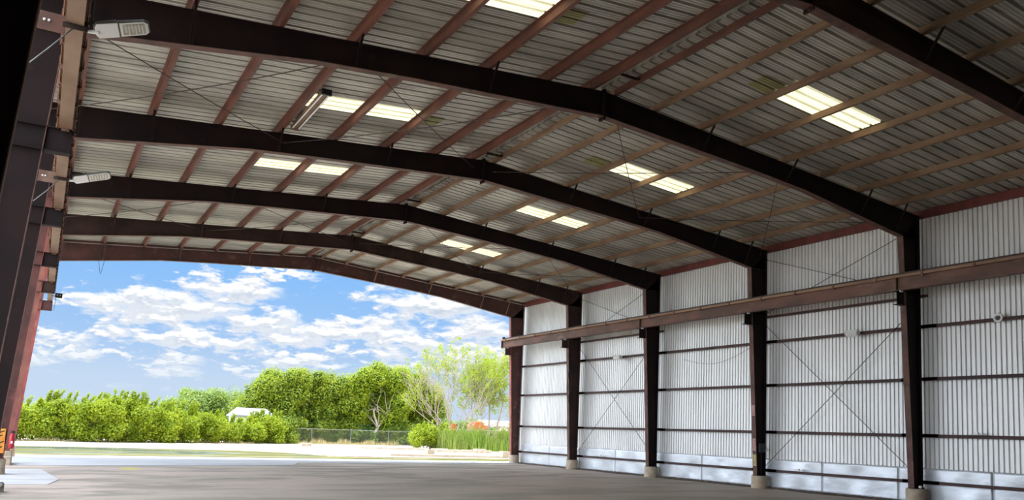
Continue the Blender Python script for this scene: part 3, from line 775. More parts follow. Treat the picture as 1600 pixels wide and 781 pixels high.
def conduit():
    y = YS[3]; t = thing('junction_box', 'black electrical box strapped to the fourth right column', 'electrical box', (XR-.28, y-.1, 1.5))
    MB().box(XR-.40, XR-.12, y-.20, y-.10, 1.30, 1.62).build('box', M['black'], t, bevel=.008)
    MB().tube([(XR-.10, y-.13, 1.50), (XR-.02, y-.16, 1.46), (XR-.02, y-.2, 1.36), (XR+.04, y-.22, 1.42)], .012, 6).build('cable', M['black'], t)
    MB().tube([(XR-.26, y-.12, 1.30), (XR-.26, y-.12, .50)], .012, 6).build('pipe', M['rail'], t)
    # stickers on the inner flange
    def sticker(z0, z1, mm, lab):
        def xf(z): return XR-(.438+(.825-.438)*(z-.47)/(8.138-.47))-.009
        b = MB(); b.prism([(xf(z0), z0), (xf(z1), z1), (xf(z1)-.003, z1), (xf(z0)-.003, z0)], .15, 'y', y-.085)
        tag(b.build('sticker', M[mm]), lab, 'sticker')
    sticker(2.62, 3.02, 'sign_pink', 'faded red and white sticker high on the fourth right column')
    sticker(.80, 1.22, 'sign_yellow', 'faded yellow sticker low on the fourth right column')
    sticker(1.35, 1.80, 'sign_pink', 'scuffed pink sticker beside the black box on the fourth right column')
conduit()
def insulators():
    t = thing('pipe_fitting', 'pair of small white pipe fittings on the pier nearest the camera', 'pipe fitting', (XR-.2, YS[4]-.15, .47))
    MB().lathe([(.02, -.04), (.045, -.02), (.05, .0), (.045, .03), (.02, .05)], (XR-.30, YS[4]-.20, .51), 12).build('fitting', M['white_metal'], t, smooth=True)
    MB().lathe([(.02, -.04), (.045, -.02), (.05, .0), (.045, .03), (.02, .05)], (XR-.08, YS[4]-.20, .50), 12).build('fitting', M['white_metal'], t, smooth=True)
    MB().tube([(XR-.33, YS[4]-.20, .49), (XR-.05, YS[4]-.20, .49)], .018, 8).build('pipe', M['rail'], t)
insulators()
for y, lab in ((20.3, 'small white conduit box on the lowest girt right of the fourth column'),
               (32.1, 'small white conduit box on the lowest girt right of the second column'),
               (39.0, 'small pink conduit box on the lowest girt beside the gable corner column'),
               (13.9, 'small white clip on the second lowest girt near the right picture edge')):
    z = .72 if '13.9' not in str(y) else 2.11
    tag(MB().box(XR-.07, XR+.0, y-.07, y+.07, z, z+.07).tube([(XR-.03, y-.2, z+.02), (XR-.03, y+.2, z+.02)], .014, 6).build('conduit_box', M['white_metal'], bevel=.006), lab, 'electrical box')
# coil of cable on the second column
yc = YS[1]-.14
pts = [(XR-.66, yc, 5.0), (XR-.72, yc-.02, 4.6), (XR-.78, yc-.02, 4.1), (XR-.72, yc-.02, 3.6), (XR-.60, yc, 3.2), (XR-.56, yc, 3.0)]
pts2 = [(XR-.60, yc, 4.9), (XR-.52, yc-.02, 4.4), (XR-.60, yc-.03, 3.9), (XR-.66, yc, 3.5)]
tag(MB().tube(pts, .016, 6).tube(pts2, .014, 6).build('looped_cable', M['black']), 'black looped cable hanging beside the second right column', 'cable')
# faint cable drooping across the middle bay
pts = [(XR+.18, 26.6-(i*.33), 5.05-.42*math.sin(PI*i/12)+.30*i/12) for i in range(13)]
tag(MB().tube(pts, .006, 5).build('drooping_wire', M['grey_metal']), 'thin grey wire drooping across the siding between third and fourth columns', 'wire')

# left side: warning plate, extinguisher, metal pipe on the floor
t = thing('warning_plate', 'orange warning plate with black marks on the third left column', 'sign', (XL+.15, YS[2]-.12, .6))
MB().box(XL+.02, XL+.24, YS[2]-.125, YS[2]-.115, .42, 1.12).build('plate', M['sign_orange'], t)
b = MB()
for z, sx in ((.55, .0), (.70, .03), (.88, -.02), (1.0, .02)):
    b.beam((XL+.06+sx, YS[2]-.128, z), (XL+.19+sx, YS[2]-.128, z+.06), .004, .03, up=(0, 0, 1))
b.build('black_marks', M['black'], t)
t = thing('fire_extinguisher', 'red fire extinguisher hung on the second left column', 'fire extinguisher', (XL+.3, YS[1]-.2, .4))
MB().lathe([(.07, 0), (.085, .03), (.085, .42), (.06, .50), (.025, .54)], (XL+.28, YS[1]-.22, .34), 18).build('cylinder', M['red'], t, smooth=True)
MB().box(XL+.25, XL+.36, YS[1]-.235, YS[1]-.205, .88, .96).tube([(XL+.30, YS[1]-.22, .90), (XL+.40, YS[1]-.25, .86), (XL+.40, YS[1]-.25, .60)], .014, 6).build('valve_and_hose', M['black'], t)
MB().box(XL+.25, XL+.31, YS[1]-.31, YS[1]-.302, .52, .60).build('label_plate', M['white_metal'], t)
t = thing('metal_pipe', 'short length of grey pipe lying on the floor at the lower left', 'pipe', (-.7, 21.6, gz(-.7)+.05))
MB().tube([(-1.0, 19.4, gz(-1)+.05), (-.60, 21.9, gz(-.6)+.16)], .045, 12).build('pipe', M['white_metal'], t, smooth=True)
MB().lathe([(.06, -.05), (.06, .05)], (-.60, 21.9, gz(-.6)+.16), 12, 'y').build('collar', M['grey_metal'], t)
MB().box(-.66, -.54, 21.75, 21.95, gz(-.6), gz(-.6)+.13).build('foot', M['grey_metal'], t)

# debris along the foot of the wall
def debris():
    r = np.random.RandomState(3); vs = []; fs = []
    ys_ = np.arange(9.0, 39.9, .12); nx = 7
    for y in ys_:
        w = .34+.12*math.sin(y*1.7)+.08*r.rand()
        for i in range(nx):
            x = XR+.14-w*i/(nx-1); h = (.045+.03*r.rand())*math.sin(PI*min(1, (i+.6)/(nx-.4)))
            if i == nx-1: h = -.005
            vs.append((x, y, gz(x)+h))
    n = len(ys_)
    for j in range(n-1):
        for i in range(nx-1): fs.append((j*nx+i, j*nx+i+1, (j+1)*nx+i+1, (j+1)*nx+i))
    o = fast_mesh('debris_strip', np.array(vs), np.array(fs), M['dirt']); tag(o, 'dark soil and leaf litter along the foot of the right wall', 'debris', kind='stuff')
    # leaves and crumbs
    N = 1400; yy = r.uniform(9.5, 39.5, N); yy[:500] = r.normal(26.5, 1.2, 500); xx = XR+.1-np.abs(r.normal(0, .28, N)); c = np.stack([xx, yy, -GK*(XR-xx)+.05+.02*r.rand(N)], 1)
    a = r.normal(size=(N, 3)); a /= np.linalg.norm(a, axis=1)[:, None]; bb = np.cross(a, r.normal(size=(N, 3))); bb /= np.linalg.norm(bb, axis=1)[:, None]
    sz = r.uniform(.015, .04, (N, 1)); V = np.stack([c-a*sz, c+bb*sz*.5, c+a*sz, c-bb*sz*.5], 1).reshape(-1, 3)
    tag(fast_mesh('leaf_litter', V, np.arange(4*N).reshape(N, 4), M['bark']), 'dry leaf crumbs scattered along the foot of the right wall', 'leaf litter', kind='stuff')
debris()

# ------------------------------------------------------------------ yard outside
def puddle_mat():
    m = bpy.data.materials.new('shallow_algae_water'); m.use_nodes = True
    g = NT(m.node_tree); b = m.node_tree.nodes['Principled BSDF']
    tc = g.n('ShaderNodeTexCoord'); P = tc.outputs['Object']; mp = g.n('ShaderNodeMapping'); g.link(P, mp.inputs[0]); mp.inputs['Scale'].default_value = (0.12, 0.30, 1)
    n1 = g.noise(mp.outputs[0], 0.75, 4, .5, .2)
    alg = g.ramp(n1, .44, .54)
    c = g.mix(alg, (0.20, 0.235, 0.215), (0.125, 0.125, 0.022))
    c = g.mix(g.math('MULTIPLY', g.ramp(g.noise(mp.outputs[0], 2.2, 5, .7), .58, .68), .8), c, (0.26, 0.25, 0.12))
    g.link(c, b.inputs['Base Color'])
    r = g.math('ADD', 0.10, g.math('MULTIPLY', alg, .75)); g.link(r, b.inputs['Roughness'])
    b.inputs['Specular IOR Level'].default_value = 0.45
    return m
def blob(name, pts, m, lift, label, cat, kind=None):
    b = MB(); b.v = [(x, y, gz(x)-.03+lift) for x, y in pts]; b.f = [tuple(range(len(pts)))]
    # thin solid body
    n = len(pts); b.v += [(x, y, gz(x)-.06) for x, y in pts]; b.f += [((i+1) % n, i, n+i, n+(i+1) % n) for i in range(n)]
    o = b.build(name, m); return tag(o, label, cat, kind=kind)
blob('rain_puddle', [(-9, 42.4), (3, 42.5), (9, 42.6), (13.5, 43.2), (14.6, 44.6), (14.0, 47), (13.2, 50), (10.5, 52.3), (6, 53.0), (2, 53.6), (-4, 54), (-10, 53)], puddle_mat(), .035,
     'shallow green and pale puddle on the yard beyond the open gable', 'puddle')
M['algae'] = material('olive_moss_film', (0.14, 0.14, 0.03), (0.25, 0.24, 0.11), 0.9, 0, 1.2, (.25, 1, 1), (0.4, 0.6))
blob('moss_strip', [(-9, 42.3), (14, 42.8), (27, 43.8), (31, 44.6), (31, 46.0), (26, 45.2), (16, 44.4), (14.7, 45.2), (13, 44.2), (6, 43.9), (-9, 44.2)], M['algae'], .040,
     'thin strip of olive green moss along the near edge of the puddle', 'moss', 'stuff')
M['sand'] = material('washed_tan_silt', (0.58, 0.44, 0.32), (0.66, 0.55, 0.43), 0.95, 0, 1.0, (.3, 1, 1))
blob('silt_bank', [(-9, 53), (2, 53.5), (6, 52.9), (10.6, 52.2), (13.4, 49.8), (14.3, 47), (15.6, 46.2), (16.6, 48.5), (15, 52), (11, 55.2), (4, 56.2), (-9, 56.6)], M['sand'], .045,
     'tan silt bank along the far edge of the puddle', 'silt', 'stuff')

def kerb(p, q, w, h, name, label, cat):
    b = MB(); d = Vector((q[0]-p[0], q[1]-p[1], 0)); n = 14; L = d.length; d.normalize(); s = Vector((-d.y, d.x, 0))*w/2; r = random.Random(hash(label) & 0xff)
    ring = []
    for i in range(n+1):
        c = Vector((p[0], p[1], 0))+d*(L*i/n); z = gz(c.x)-.04; hh = h*(1+r.uniform(-.08, .08))
        k = len(b.v)
        for v, zz in ((-1, 0), (-.9, hh*.85), (-.7, hh), (.7, hh), (.9, hh*.85), (1, 0)):
            b.v.append((c.x+s.x*v, c.y+s.y*v, z+zz))
        if i:
            for j in range(5): b.f.append((k-6+j, k-6+j+1, k+j+1, k+j))
            b.f.append((k-1, k-6, k, k+5))
    b.f.append(tuple(range(5, -1, -1))); b.f.append(tuple(range(len(b.v)-6, len(b.v))))
    return tag(b.build(name, M['block']), label, cat)
kerb((19.2, 48.6), (26.6, 47.9), .3, .16, 'concrete_kerb', 'long low concrete kerb between two blocks beyond the puddle', 'kerb')
kerb((14.5, 45.6), (27.5, 45.3), .25, .08, 'concrete_kerb', 'lower worn concrete kerb nearest the shed beyond the puddle', 'kerb')
kerb((22.5, 63.5), (29.5, 62.0), .35, .18, 'parking_stop', 'long pale parking stop lying before the chain link fence', 'parking stop')
kerb((26.8, 58.2), (31.0, 57.2), .35, .24, 'parking_stop', 'thick pale parking stop nearer the shed, left of a block', 'parking stop')
kerb((31.4, 57.0), (34.0, 50.5), .30, .10, 'concrete_kerb', 'thin concrete kerb running toward the gable corner column', 'kerb')
def yard_block(x, y, sx, sy, h, label, bolt=False):
    t = thing('concrete_block', label, 'concrete block', (x, y, gz(x)))
    z = gz(x)-.04
    MB().box(x-sx, x+sx, y-sy, y+sy, z, z+h).build('block', M['block'], t, bevel=.03)
    if bolt: MB().tube([(x, y, z+h-.02), (x, y, z+h+.22)], .05, 8).lathe([(.075, 0), (.075, .05)], (x, y, z+h+.12), 8).build('anchor_bolt', M['rail'], t)
yard_block(22.6, 50.2, .26, .26, .42, 'square concrete block with rusty anchor bolt beyond the puddle', True)
yard_block(27.0, 48.0, .24, .30, .46, 'square concrete block at the right end of the kerb beside the corner column')
yard_block(30.2, 57.6, .45, .3, .34, 'rough concrete block at the end of the thick parking stop')
yard_block(18.8, 66.0, .4, .3, .30, 'small pale concrete block at the left before the trees')

# ------------------------------------------------------------------ chain-link fence
def chain_fence(pts, h, label):
    t = thing('chain_link_fence', label, 'fence', (pts[0][0], pts[0][1], gz(pts[0][0])))
    for i in range(len(pts)-1):
        (x0, y0), (x1, y1) = pts[i], pts[i+1]; L = math.hypot(x1-x0, y1-y0); z0, z1 = gz(x0), gz(x1)
        MB().tube([(x0, y0, z0-.1), (x0, y0, z0+h+.05)], .03, 8).build('post', M['fence'], t)
        MB().tube([(x0, y0, z0+h), (x1, y1, z1+h)], .022, 6).build('top_rail', M['fence'], t)
        b = MB(); s = .16; n = int(L/s)
        dx, dy = (x1-x0)/L, (y1-y0)/L
        m_ = int(h/s)
        for d in (-1, 1):
            for j in range(-m_, n+1):
                a0, a1 = j*s, (j+m_)*s
                za, zb_ = 0, m_*s
                if a0 < 0: za = -a0; a0_ = 0
                else: a0_ = a0
                if a1 > L: zb_ = m_*s-(a1-L); a1_ = L
                else: a1_ = a1
                if a1_ <= a0_: continue
                Z = (za, zb_) if d > 0 else (h-za, h-zb_)
                b.beam((x0+dx*a0_, y0+dy*a0_, z0+Z[0]), (x0+dx*a1_, y0+dy*a1_, z0+Z[1]), .006, .006)
        b.build('wire_mesh', M['fence'], t)
    x0, y0 = pts[-1]; MB().tube([(x0, y0, gz(x0)-.1), (x0, y0, gz(x0)+h+.05)], .03, 8).build('post', M['fence'], t)
F1 = [(18.6, 77.2), (22.6, 77.6), (26.6, 78.0), (30.6, 78.2), (34.6, 77.4)]
F2 = [(31.6, 71.0), (34.2, 68.2), (36.8, 65.4), (39.4, 62.6)]
chain_fence(F1, 1.35, 'grey chain link fence in front of the large leafy trees')
chain_fence(F2, 1.75, 'grey chain link fence behind the tall grass near the bare tree')

# ------------------------------------------------------------------ vegetation
def leaves(centers, radii, n, size, r, aspect=.5, shell=.45, droop=0.2, squash=1.0):
    """n leaf quads spread through the outer shells of the given lobes"""
    C_ = np.array(centers); R_ = np.array(radii, float)
    w = R_**2; w /= w.sum(); idx = r.choice(len(R_), n, p=w)
    d = r.normal(size=(n, 3)); d /= np.linalg.norm(d, axis=1)[:, None]
    rad = R_[idx]*(1-shell*r.rand(n)**1.6)*(1+.10*r.normal(size=n))
    P = C_[idx]+d*rad[:, None]*np.array([1, 1, squash])
    nrm = d+r.normal(size=(n, 3))*.8+np.array([0, 0, .6]); nrm /= np.linalg.norm(nrm, axis=1)[:, None]
    t = np.cross(nrm, r.normal(size=(n, 3))); t /= np.linalg.norm(t, axis=1)[:, None]; t[:, 2] -= droop; t /= np.linalg.norm(t, axis=1)[:, None]
    b = np.cross(nrm, t); b /= np.linalg.norm(b, axis=1)[:, None]
    s = size*(.6+.8*r.rand(n))[:, None]
    V = np.stack([P-t*s, P+b*s*aspect, P+t*s, P-b*s*aspect], 1).reshape(-1, 3)
    return V, P
def lobes_in(x0, x1, y, dy, z0, z1, top, n, rad, r):
    """lobe centres filling a crown whose upper outline is top(x)"""
    cs, rs = [], []
    for _ in range(n):
        x = r.uniform(x0, x1); zt = top(x); rr = rad*(.7+.6*r.rand())
        z = z0+(max(zt-rr*.8, z0+.1)-z0)*(r.rand()**.55)
        cs.append((x, y+r.uniform(-dy, dy), z)); rs.append(rr)
    return cs, rs
def interp(pts):
    xs = [p[0] for p in pts]; zs = [p[1] for p in pts]
    return lambda x: float(np.interp(x, xs, zs))
def branches(base, tips, r0, rng_, n=7, wob=.18):
    b = MB()
    for (tip, r1, start) in tips:
        p = Vector(start if start else base); q = Vector(tip); L = (q-p).length
        pts = []
        for i in range(n):
            t = i/(n-1); v = p.lerp(q, t)
            if 0 < i: v += Vector((rng_.uniform(-1, 1), rng_.uniform(-1, 1), rng_.uniform(-.5, .5)))*L*wob*.25*math.sin(PI*min(t, .9))
            v.z += L*.06*math.sin(PI*t)
            pts.append(v)
        rs = [r1*(1-.8*i/(n-1)) for i in range(n)]
        b.tube(pts, rs, 6)
    return b
def bush(x, y, w, h, m, label, seed, size=.085, n=7000, name='leafy_bush', cat='bush', group=None, lean=True):
    r = np.random.RandomState(seed); rr = random.Random(seed); g0 = gz(x)-.04
    t = thing(name, label, cat, (x, y, g0), group)
    top = lambda u: h*(1-.16*((u-x)/(w*.55))**2)
    cs, rs = lobes_in(x-w/2, x+w/2, y, w*.28, g0+.35, g0+h, lambda u: g0+max(top(u), .9), 24, .62, r)
    for q in range(7): cs.append((x-w/2+w*(q+.5)/7, y+r.uniform(-.3, .3), g0+.45+.25*r.rand())); rs.append(.55)
    V, P = leaves(cs, rs, n, size, r)
    # arching shoots over the top
    k = n//6; sx = r.uniform(x-w/2, x+w/2, 12); sv = []
    for q in sx:
        zt = g0+max(top(q), .9); L = r.uniform(.35, .8); dx = r.uniform(-.1, .35)
        tt = r.rand(k//12, 1); sv.append(np.array([q, y, zt-.25])+tt*np.array([dx, 0, L])+r.normal(size=(k//12, 3))*.05)
    sv = np.concatenate(sv); d = r.normal(size=sv.shape); d /= np.linalg.norm(d, axis=1)[:, None]; e = np.cross(d, r.normal(size=sv.shape)); e /= np.linalg.norm(e, axis=1)[:, None]
    V2 = np.stack([sv-d*size, sv+e*size*.4, sv+d*size, sv-e*size*.4], 1).reshape(-1, 3)
    V = np.concatenate([V, V2]); V[:, 2] = np.maximum(V[:, 2], g0+.02)
    fast_mesh('foliage', V, np.arange(len(V)).reshape(-1, 4), m, t)
    Vd, _ = leaves([(c[0], c[1], c[2]) for c in cs], [q*.72 for q in rs], n//3, size*1.5, r); Vd[:, 2] = np.maximum(Vd[:, 2], g0+.02)
    fast_mesh('inner_foliage', Vd, np.arange(len(Vd)).reshape(-1, 4), M['leaf_mid'], t)
    tips = [((x+rr.uniform(-w*.45, w*.45), y+rr.uniform(-.5, .5), g0+h*rr.uniform(.5, .85)), .035, (x+rr.uniform(-w*.3, w*.3), y, g0-.05)) for _ in range(9)]
    branches(None, tips, .03, rr).build('stem', M['bark'], t)
    return t
# hedge of bright bushes at the far left
hp = interp([(-4, 2.6), (-.9, 2.35), (0.2, 2.95), (1.96, 3.1), (3.4, 2.9), (4.6, 3.5), (5.7, 3.35), (6.8, 2.85), (8.9, 2.9), (10.9, 2.55), (12.4, 2.25), (13.7, 1.85), (15.5, 1.8), (17.1, 2.5)])
HB = [(-3.2, 66), (-.8, 65.6), (1.5, 66.4), (3.6, 66), (5.4, 67), (7.4, 67.8), (9.4, 69), (11.4, 70.2), (13.4, 71.5), (15.4, 72.5), (17.3, 73.6)]
HL = ['bright green bush beside the left columns, partly hidden', 'bright green bush at the left end of the hedge', 'bright yellow green bush with upright shoots, third in the hedge',
      'bright green bush in the left half of the hedge, fourth from its end', 'tallest bright bush of the left hedge, with feathery shoots', 'bright green bush just right of the tallest hedge bush',
      'bright green bush in the hedge before the dark gap', 'rounded yellow green bush in the middle of the hedge', 'low yellow green bush left of the white roof', 'low bright bush below the white roof',
      'bright bush where the hedge meets the large leafy tree']
for i, ((x, y), lab) in enumerate(zip(HB, HL)):
    bush(x, y, 2.9, hp(x)-gz(x), M['leaf_bright'], lab, 40+i, n=6500)
bush(31.2, 69.2, 3.4, 2.15, M['leaf_bright'], 'bright green bush at the left end of the tall grass by the fence', 77, n=5200)
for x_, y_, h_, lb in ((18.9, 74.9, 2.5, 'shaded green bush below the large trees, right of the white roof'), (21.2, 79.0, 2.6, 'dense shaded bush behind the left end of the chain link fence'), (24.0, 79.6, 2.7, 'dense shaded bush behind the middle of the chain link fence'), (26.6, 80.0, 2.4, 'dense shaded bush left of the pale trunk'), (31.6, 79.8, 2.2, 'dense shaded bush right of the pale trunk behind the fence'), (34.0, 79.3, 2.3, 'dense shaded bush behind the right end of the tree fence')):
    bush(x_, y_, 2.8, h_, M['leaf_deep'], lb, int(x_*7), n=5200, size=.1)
bush(33.2, 67.6, 2.2, 1.5, M['leaf_mid'], 'small green bush standing in the tall grass by the fence', 91, n=2600)
bush(36.8, 65.0, 2.0, 1.7, M['leaf_mid'], 'small green bush just left of the gable corner column', 92, n=2600)
bush(28.2, 79.3, 2.4, 1.6, M['leaf_dark'], 'dark undergrowth bush beneath the tree with the pale trunk', 78, n=2600, size=.11)

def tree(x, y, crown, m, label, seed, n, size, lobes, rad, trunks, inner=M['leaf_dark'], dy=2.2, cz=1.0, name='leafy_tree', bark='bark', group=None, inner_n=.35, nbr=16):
    r = np.random.RandomState(seed); rr = random.Random(seed); g0 = gz(x)-.04
    t = thing(name, label, 'tree', (x, y, g0), group)
    top = interp(crown); x0, x1 = crown[0][0], crown[-1][0]
    cs, rs = lobes_in(x0+rad*.4, x1-rad*.4, y, dy, g0+cz, 0, top, lobes, rad, r)
    V, P = leaves(cs, rs, n, size, r); V[:, 2] = np.maximum(V[:, 2], g0+.05)
    fast_mesh('foliage', V, np.arange(len(V)).reshape(-1, 4), m, t)
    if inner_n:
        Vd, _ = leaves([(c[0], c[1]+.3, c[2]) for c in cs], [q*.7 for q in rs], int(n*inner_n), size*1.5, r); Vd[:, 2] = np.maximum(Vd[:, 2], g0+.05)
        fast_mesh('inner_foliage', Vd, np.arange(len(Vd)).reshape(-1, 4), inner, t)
    for (p, q, ra, rb) in trunks:
        p, q = Vector(p), Vector(q); k = 7
        pts = [p.lerp(q, i/(k-1))+Vector((math.sin(i*1.3+seed)*.05, 0, 0)) for i in range(k)]
        MB().tube(pts, [ra+(rb-ra)*i/(k-1) for i in range(k)], 9).build('trunk', M[bark], t, smooth=True)
    tips = []
    for _ in range(nbr):
        c = cs[rr.randrange(len(cs))]; s_ = trunks[rr.randrange(len(trunks))] if trunks else None
        st = Vector(s_[1]) if s_ else Vector((x, y, g0)); tips.append((c, .045, tuple(st)))
    branches(None, tips, .06, rr).build('branch', M[bark], t)
    return t
# rear trees seen over the hedge
tree(12, 110, [(6.5, 3.9), (8.5, 4.3), (10.2, 4.4), (12, 4.8), (13.2, 4.9), (15, 4.0)], M['leaf_olive'], 'hazy olive tree far behind the middle of the hedge', 1, 9000, .14, 26, 1.2, [((11, 110, 0), (11, 110, 2.5), .15, .1)], M['leaf_mid'])
tree(17.6, 108, [(13.8, 4.2), (15.2, 5.6), (17.5, 6.35), (19.4, 5.9), (20.4, 4.6)], M['leaf_olive'], 'round topped hazy tree far behind the hedge, left of the white roof', 2, 12000, .14, 30, 1.3, [((17, 108, 0), (17.4, 108, 3), .2, .12)], M['leaf_mid'])
tree(22.5, 112, [(19.6, 4.8), (21.2, 5.8), (23.2, 6.4), (26, 7)], M['leaf_olive'], 'hazy tree far behind the white roof', 3, 9000, .14, 24, 1.3, [((22, 112, 0), (22.3, 112, 3), .2, .12)], M['leaf_mid'])
tree(-1.5, 112, [(-8, 3.2), (-3, 3.5), (3, 3.4), (7, 3.2)], M['leaf_olive'], 'low hazy trees far behind the left end of the hedge', 12, 8000, .14, 24, 1.1, [((-1, 112, 0), (-1, 112, 2), .2, .12)], M['leaf_mid'])
tree(62, 118, [(52, 3.0), (56, 3.8), (61, 4.1), (66, 3.7), (74, 4.4), (80, 3.6)], M['leaf_olive'], 'low hazy tree line far behind the tall grass', 13, 9000, .16, 40, 1.2, [((60, 118, 0), (60, 118, 2), .2, .12)], M['leaf_mid'], cz=.3)
# big trees
tree(20.2, 80, [(16.0, 4.1), (17.6, 6.0), (19.0, 7.0), (20.6, 6.9), (22.4, 7.2)], M['leaf_mid'], 'large spreading leafy tree just right of the white roof', 4, 30000, .105, 60, 1.0,
     [((19.6, 80.2, 0), (19.0, 80, 3.0), .16, .1), ((20.4, 80.2, 0), (21.4, 80, 3.2), .14, .09)], dy=1.8, cz=.5)
tree(24.2, 81, [(21.0, 6.6), (22.4, 7.75), (23.6, 7.5), (25.2, 7.1), (26.6, 6.6), (27.4, 6.2)], M['leaf_mid'], 'large leafy tree between the white roof and the pale trunk', 5, 30000, .105, 60, 1.0,
     [((23.4, 81.2, 0), (23.2, 81, 3.0), .15, .1), ((24.6, 81, 0), (25.0, 81, 3.2), .12, .09)], dy=1.8, cz=.5)
tree(30.4, 80.9, [(26.2, 6.2), (27.6, 7.4), (29.0, 8.3), (31.0, 8.8), (32.2, 8.6), (33.4, 7.6)], M['leaf_bright'], 'large round leafy tree on a forked pale trunk', 6, 32000, .105, 60, 1.05,
     [((29.2, 79.2, 0), (29.9, 79.6, 1.7), .20, .15), ((29.9, 79.6, 1.7), (29.55, 80.2, 3.6), .13, .08), ((29.9, 79.6, 1.7), (31.0, 79.8, 3.1), .11, .07)], dy=1.5, cz=1.9, bark='bark_pale')
tree(35.4, 85, [(31.8, 7.2), (33.2, 8.5), (35.0, 8.65), (36.8, 7.9), (38.2, 6.9), (39.4, 5.4)], M['leaf_mid'], 'large leafy tree right of the pale trunk, darker beneath', 7, 30000, .105, 60, 1.05,
     [((34.0, 85, 0), (34.2, 85, 3), .16, .1), ((36.0, 85.2, 0), (36.6, 85, 3.2), .14, .09)], dy=2.0, cz=.7)
tree(30.0, 88, [(19, 4.2), (24, 4.6), (30, 4.8), (36, 4.8), (41, 4.2)], M['leaf_dark'], 'deep green thicket in shade behind the large trees', 8, 14000, .18, 60, 1.3, [((28, 88, 0), (28, 88, 2), .1, .08)], dy=1.0, cz=.2, name='tree_thicket', inner_n=.2)

# airy, half bare tree near the gable corner
def airy_tree():
    r = np.random.RandomState(21); rr = random.Random(21); x, y = 36.0, 74.0; g0 = gz(x)-.04
    t = thing('sparse_tree', 'tall airy half bare tree beside the gable corner column', 'tree', (x, y, g0))
    b = MB(); tips = []
    def grow(p, d, L, rad, depth, bare):
        n = 5; pts = [p]; q = p.copy(); dd = d.copy()
        for i in range(n):
            dd = (dd+Vector((rr.uniform(-1, 1), rr.uniform(-1, 1), rr.uniform(-.5, .9)))*.16).normalized()
            q = q+dd*(L/n); pts.append(q.copy())
        b.tube(pts, [rad*(1-.45*i/n) for i in range(n+1)], 5 if depth > 1 else 8, caps=depth == 0)
        if depth >= 4: tips.append((q, bare)); return
        k = 3 if depth < 3 else 2
        for j in range(k):
            a = rr.uniform(0, 2*PI); sp = rr.uniform(.35, .75)
            side = Vector((math.cos(a), math.sin(a)*.6, 0)); side = (side-dd*side.dot(dd))
            nd = (dd+side*sp+Vector((0, 0, .12))).normalized()
            st = pts[rr.choice([3, 4, 5])] if j else pts[-1]
            grow(st, nd, L*rr.uniform(.66, .88), max(rad*.56, .014), depth+1, bare)
        if depth >= 2: tips.append((q, bare))
    for (dx, dz, L, bare) in ((-.55, 1, 2.9, True), (-.12, 1, 3.3, False), (.10, 1, 3.3, False), (.35, 1, 3.3, False), (.75, 1, 3.1, False), (-.95, .95, 2.6, True), (-.3, 1, 3.0, True), (1.15, .85, 2.8, False), (.95, 1, 2.9, False)):
        grow(Vector((x+dx*.35, y, g0)), Vector((dx, rr.uniform(-.25, .25), dz)).normalized(), L, .085, 0, bare)
    b.build('branch', M['bark_pale'], t)
    cs = [tuple(p) for p, q in tips if not q or (p.z < 6.0 and rr.random() < .35)]; rs = [rr.uniform(.25, .5) for _ in cs]
    V, _ = leaves(cs, rs, 15000, .08, r, shell=.9); V[:, 2] = np.maximum(V[:, 2], g0+.1)
    fast_mesh('foliage', V, np.arange(len(V)).reshape(-1, 4), M['leaf_bright'], t)
airy_tree()
tree(41.5, 75, [(37.6, 4.5), (38.8, 8.2), (40.2, 10.3), (41.6, 10.8), (43.4, 9.5), (45.5, 7)], M['leaf_bright'], 'tall thinly leaved tree just behind the gable corner column', 14, 9000, .085, 40, .7,
     [((40.4, 75, 0), (40.2, 75, 4.5), .12, .07), ((40.8, 75, 0), (41.8, 75, 5), .10, .06)], inner_n=0, dy=1.6, cz=2.2, bark='bark_pale', name='sparse_tree', nbr=30)

def blades(name, label, cat, area, n, h, m, seed, w=.014, lean=.25):
    r = np.random.RandomState(seed); x = r.uniform(area[0], area[1], n); y = np.interp(x, [area[0], area[1]], [area[2], area[3]])+r.normal(size=n)*area[4]
    g0 = -GK*(XR-x)-.04; H = h*(.45+.6*r.rand(n))*(.72+.28*np.sin(x*2.3+np.sin(x*5.1)*1.3)); a = r.uniform(0, 6.28, n); ln = lean*H*r.rand(n)*2
    bx, by = np.cos(a)*w, np.sin(a)*w*.5; b2 = r.uniform(0, 6.28, n)
    p0 = np.stack([x-bx, y-by, g0], 1); p1 = np.stack([x+bx, y+by, g0], 1)
    mx = x+np.cos(b2)*ln*.3; my = y+np.sin(b2)*ln*.3; m0 = np.stack([mx-bx*.8, my-by*.8, g0+H*.6], 1); m1 = np.stack([mx+bx*.8, my+by*.8, g0+H*.6], 1)
    tp = np.stack([x+np.cos(b2)*ln, y+np.sin(b2)*ln, g0+H], 1); tq = tp+np.stack([bx*.2, by*.2, bx*0], 1)
    V = np.stack([p0, p1, m1, m0, tq, tp], 1).reshape(-1, 3); k = np.arange(n)*6
    F = np.concatenate([np.stack([k, k+1, k+2, k+3], 1), np.stack([k+3, k+2, k+4, k+5], 1)])
    o = fast_mesh(name, V, F, m); return tag(o, label, cat, kind='stuff')
blades('tall_grass', 'tall green grass along the fence beside the gable corner column', 'grass', (31.5, 38.5, 68.0, 60.6, .9), 6500, 2.3, M['grass'], 5, w=.03)
blades('dry_grass', 'dry straw coloured grass fringe at the foot of the hedge', 'grass', (-3, 16, 64.0, 71.8, .2), 3500, .32, M['straw'], 6, w=.02)
blades('dry_grass', 'tufts of dry straw coloured grass at the foot of the big trees', 'grass', (16, 31, 75.2, 76.4, .3), 1300, .62, M['straw'], 7, w=.022)
blades('short_weeds', 'thin line of short green weeds at the edge of the shed apron', 'grass', (12.5, 30, 42.6, 44.0, .25), 4500, .09, M['grass'], 8, w=.02)

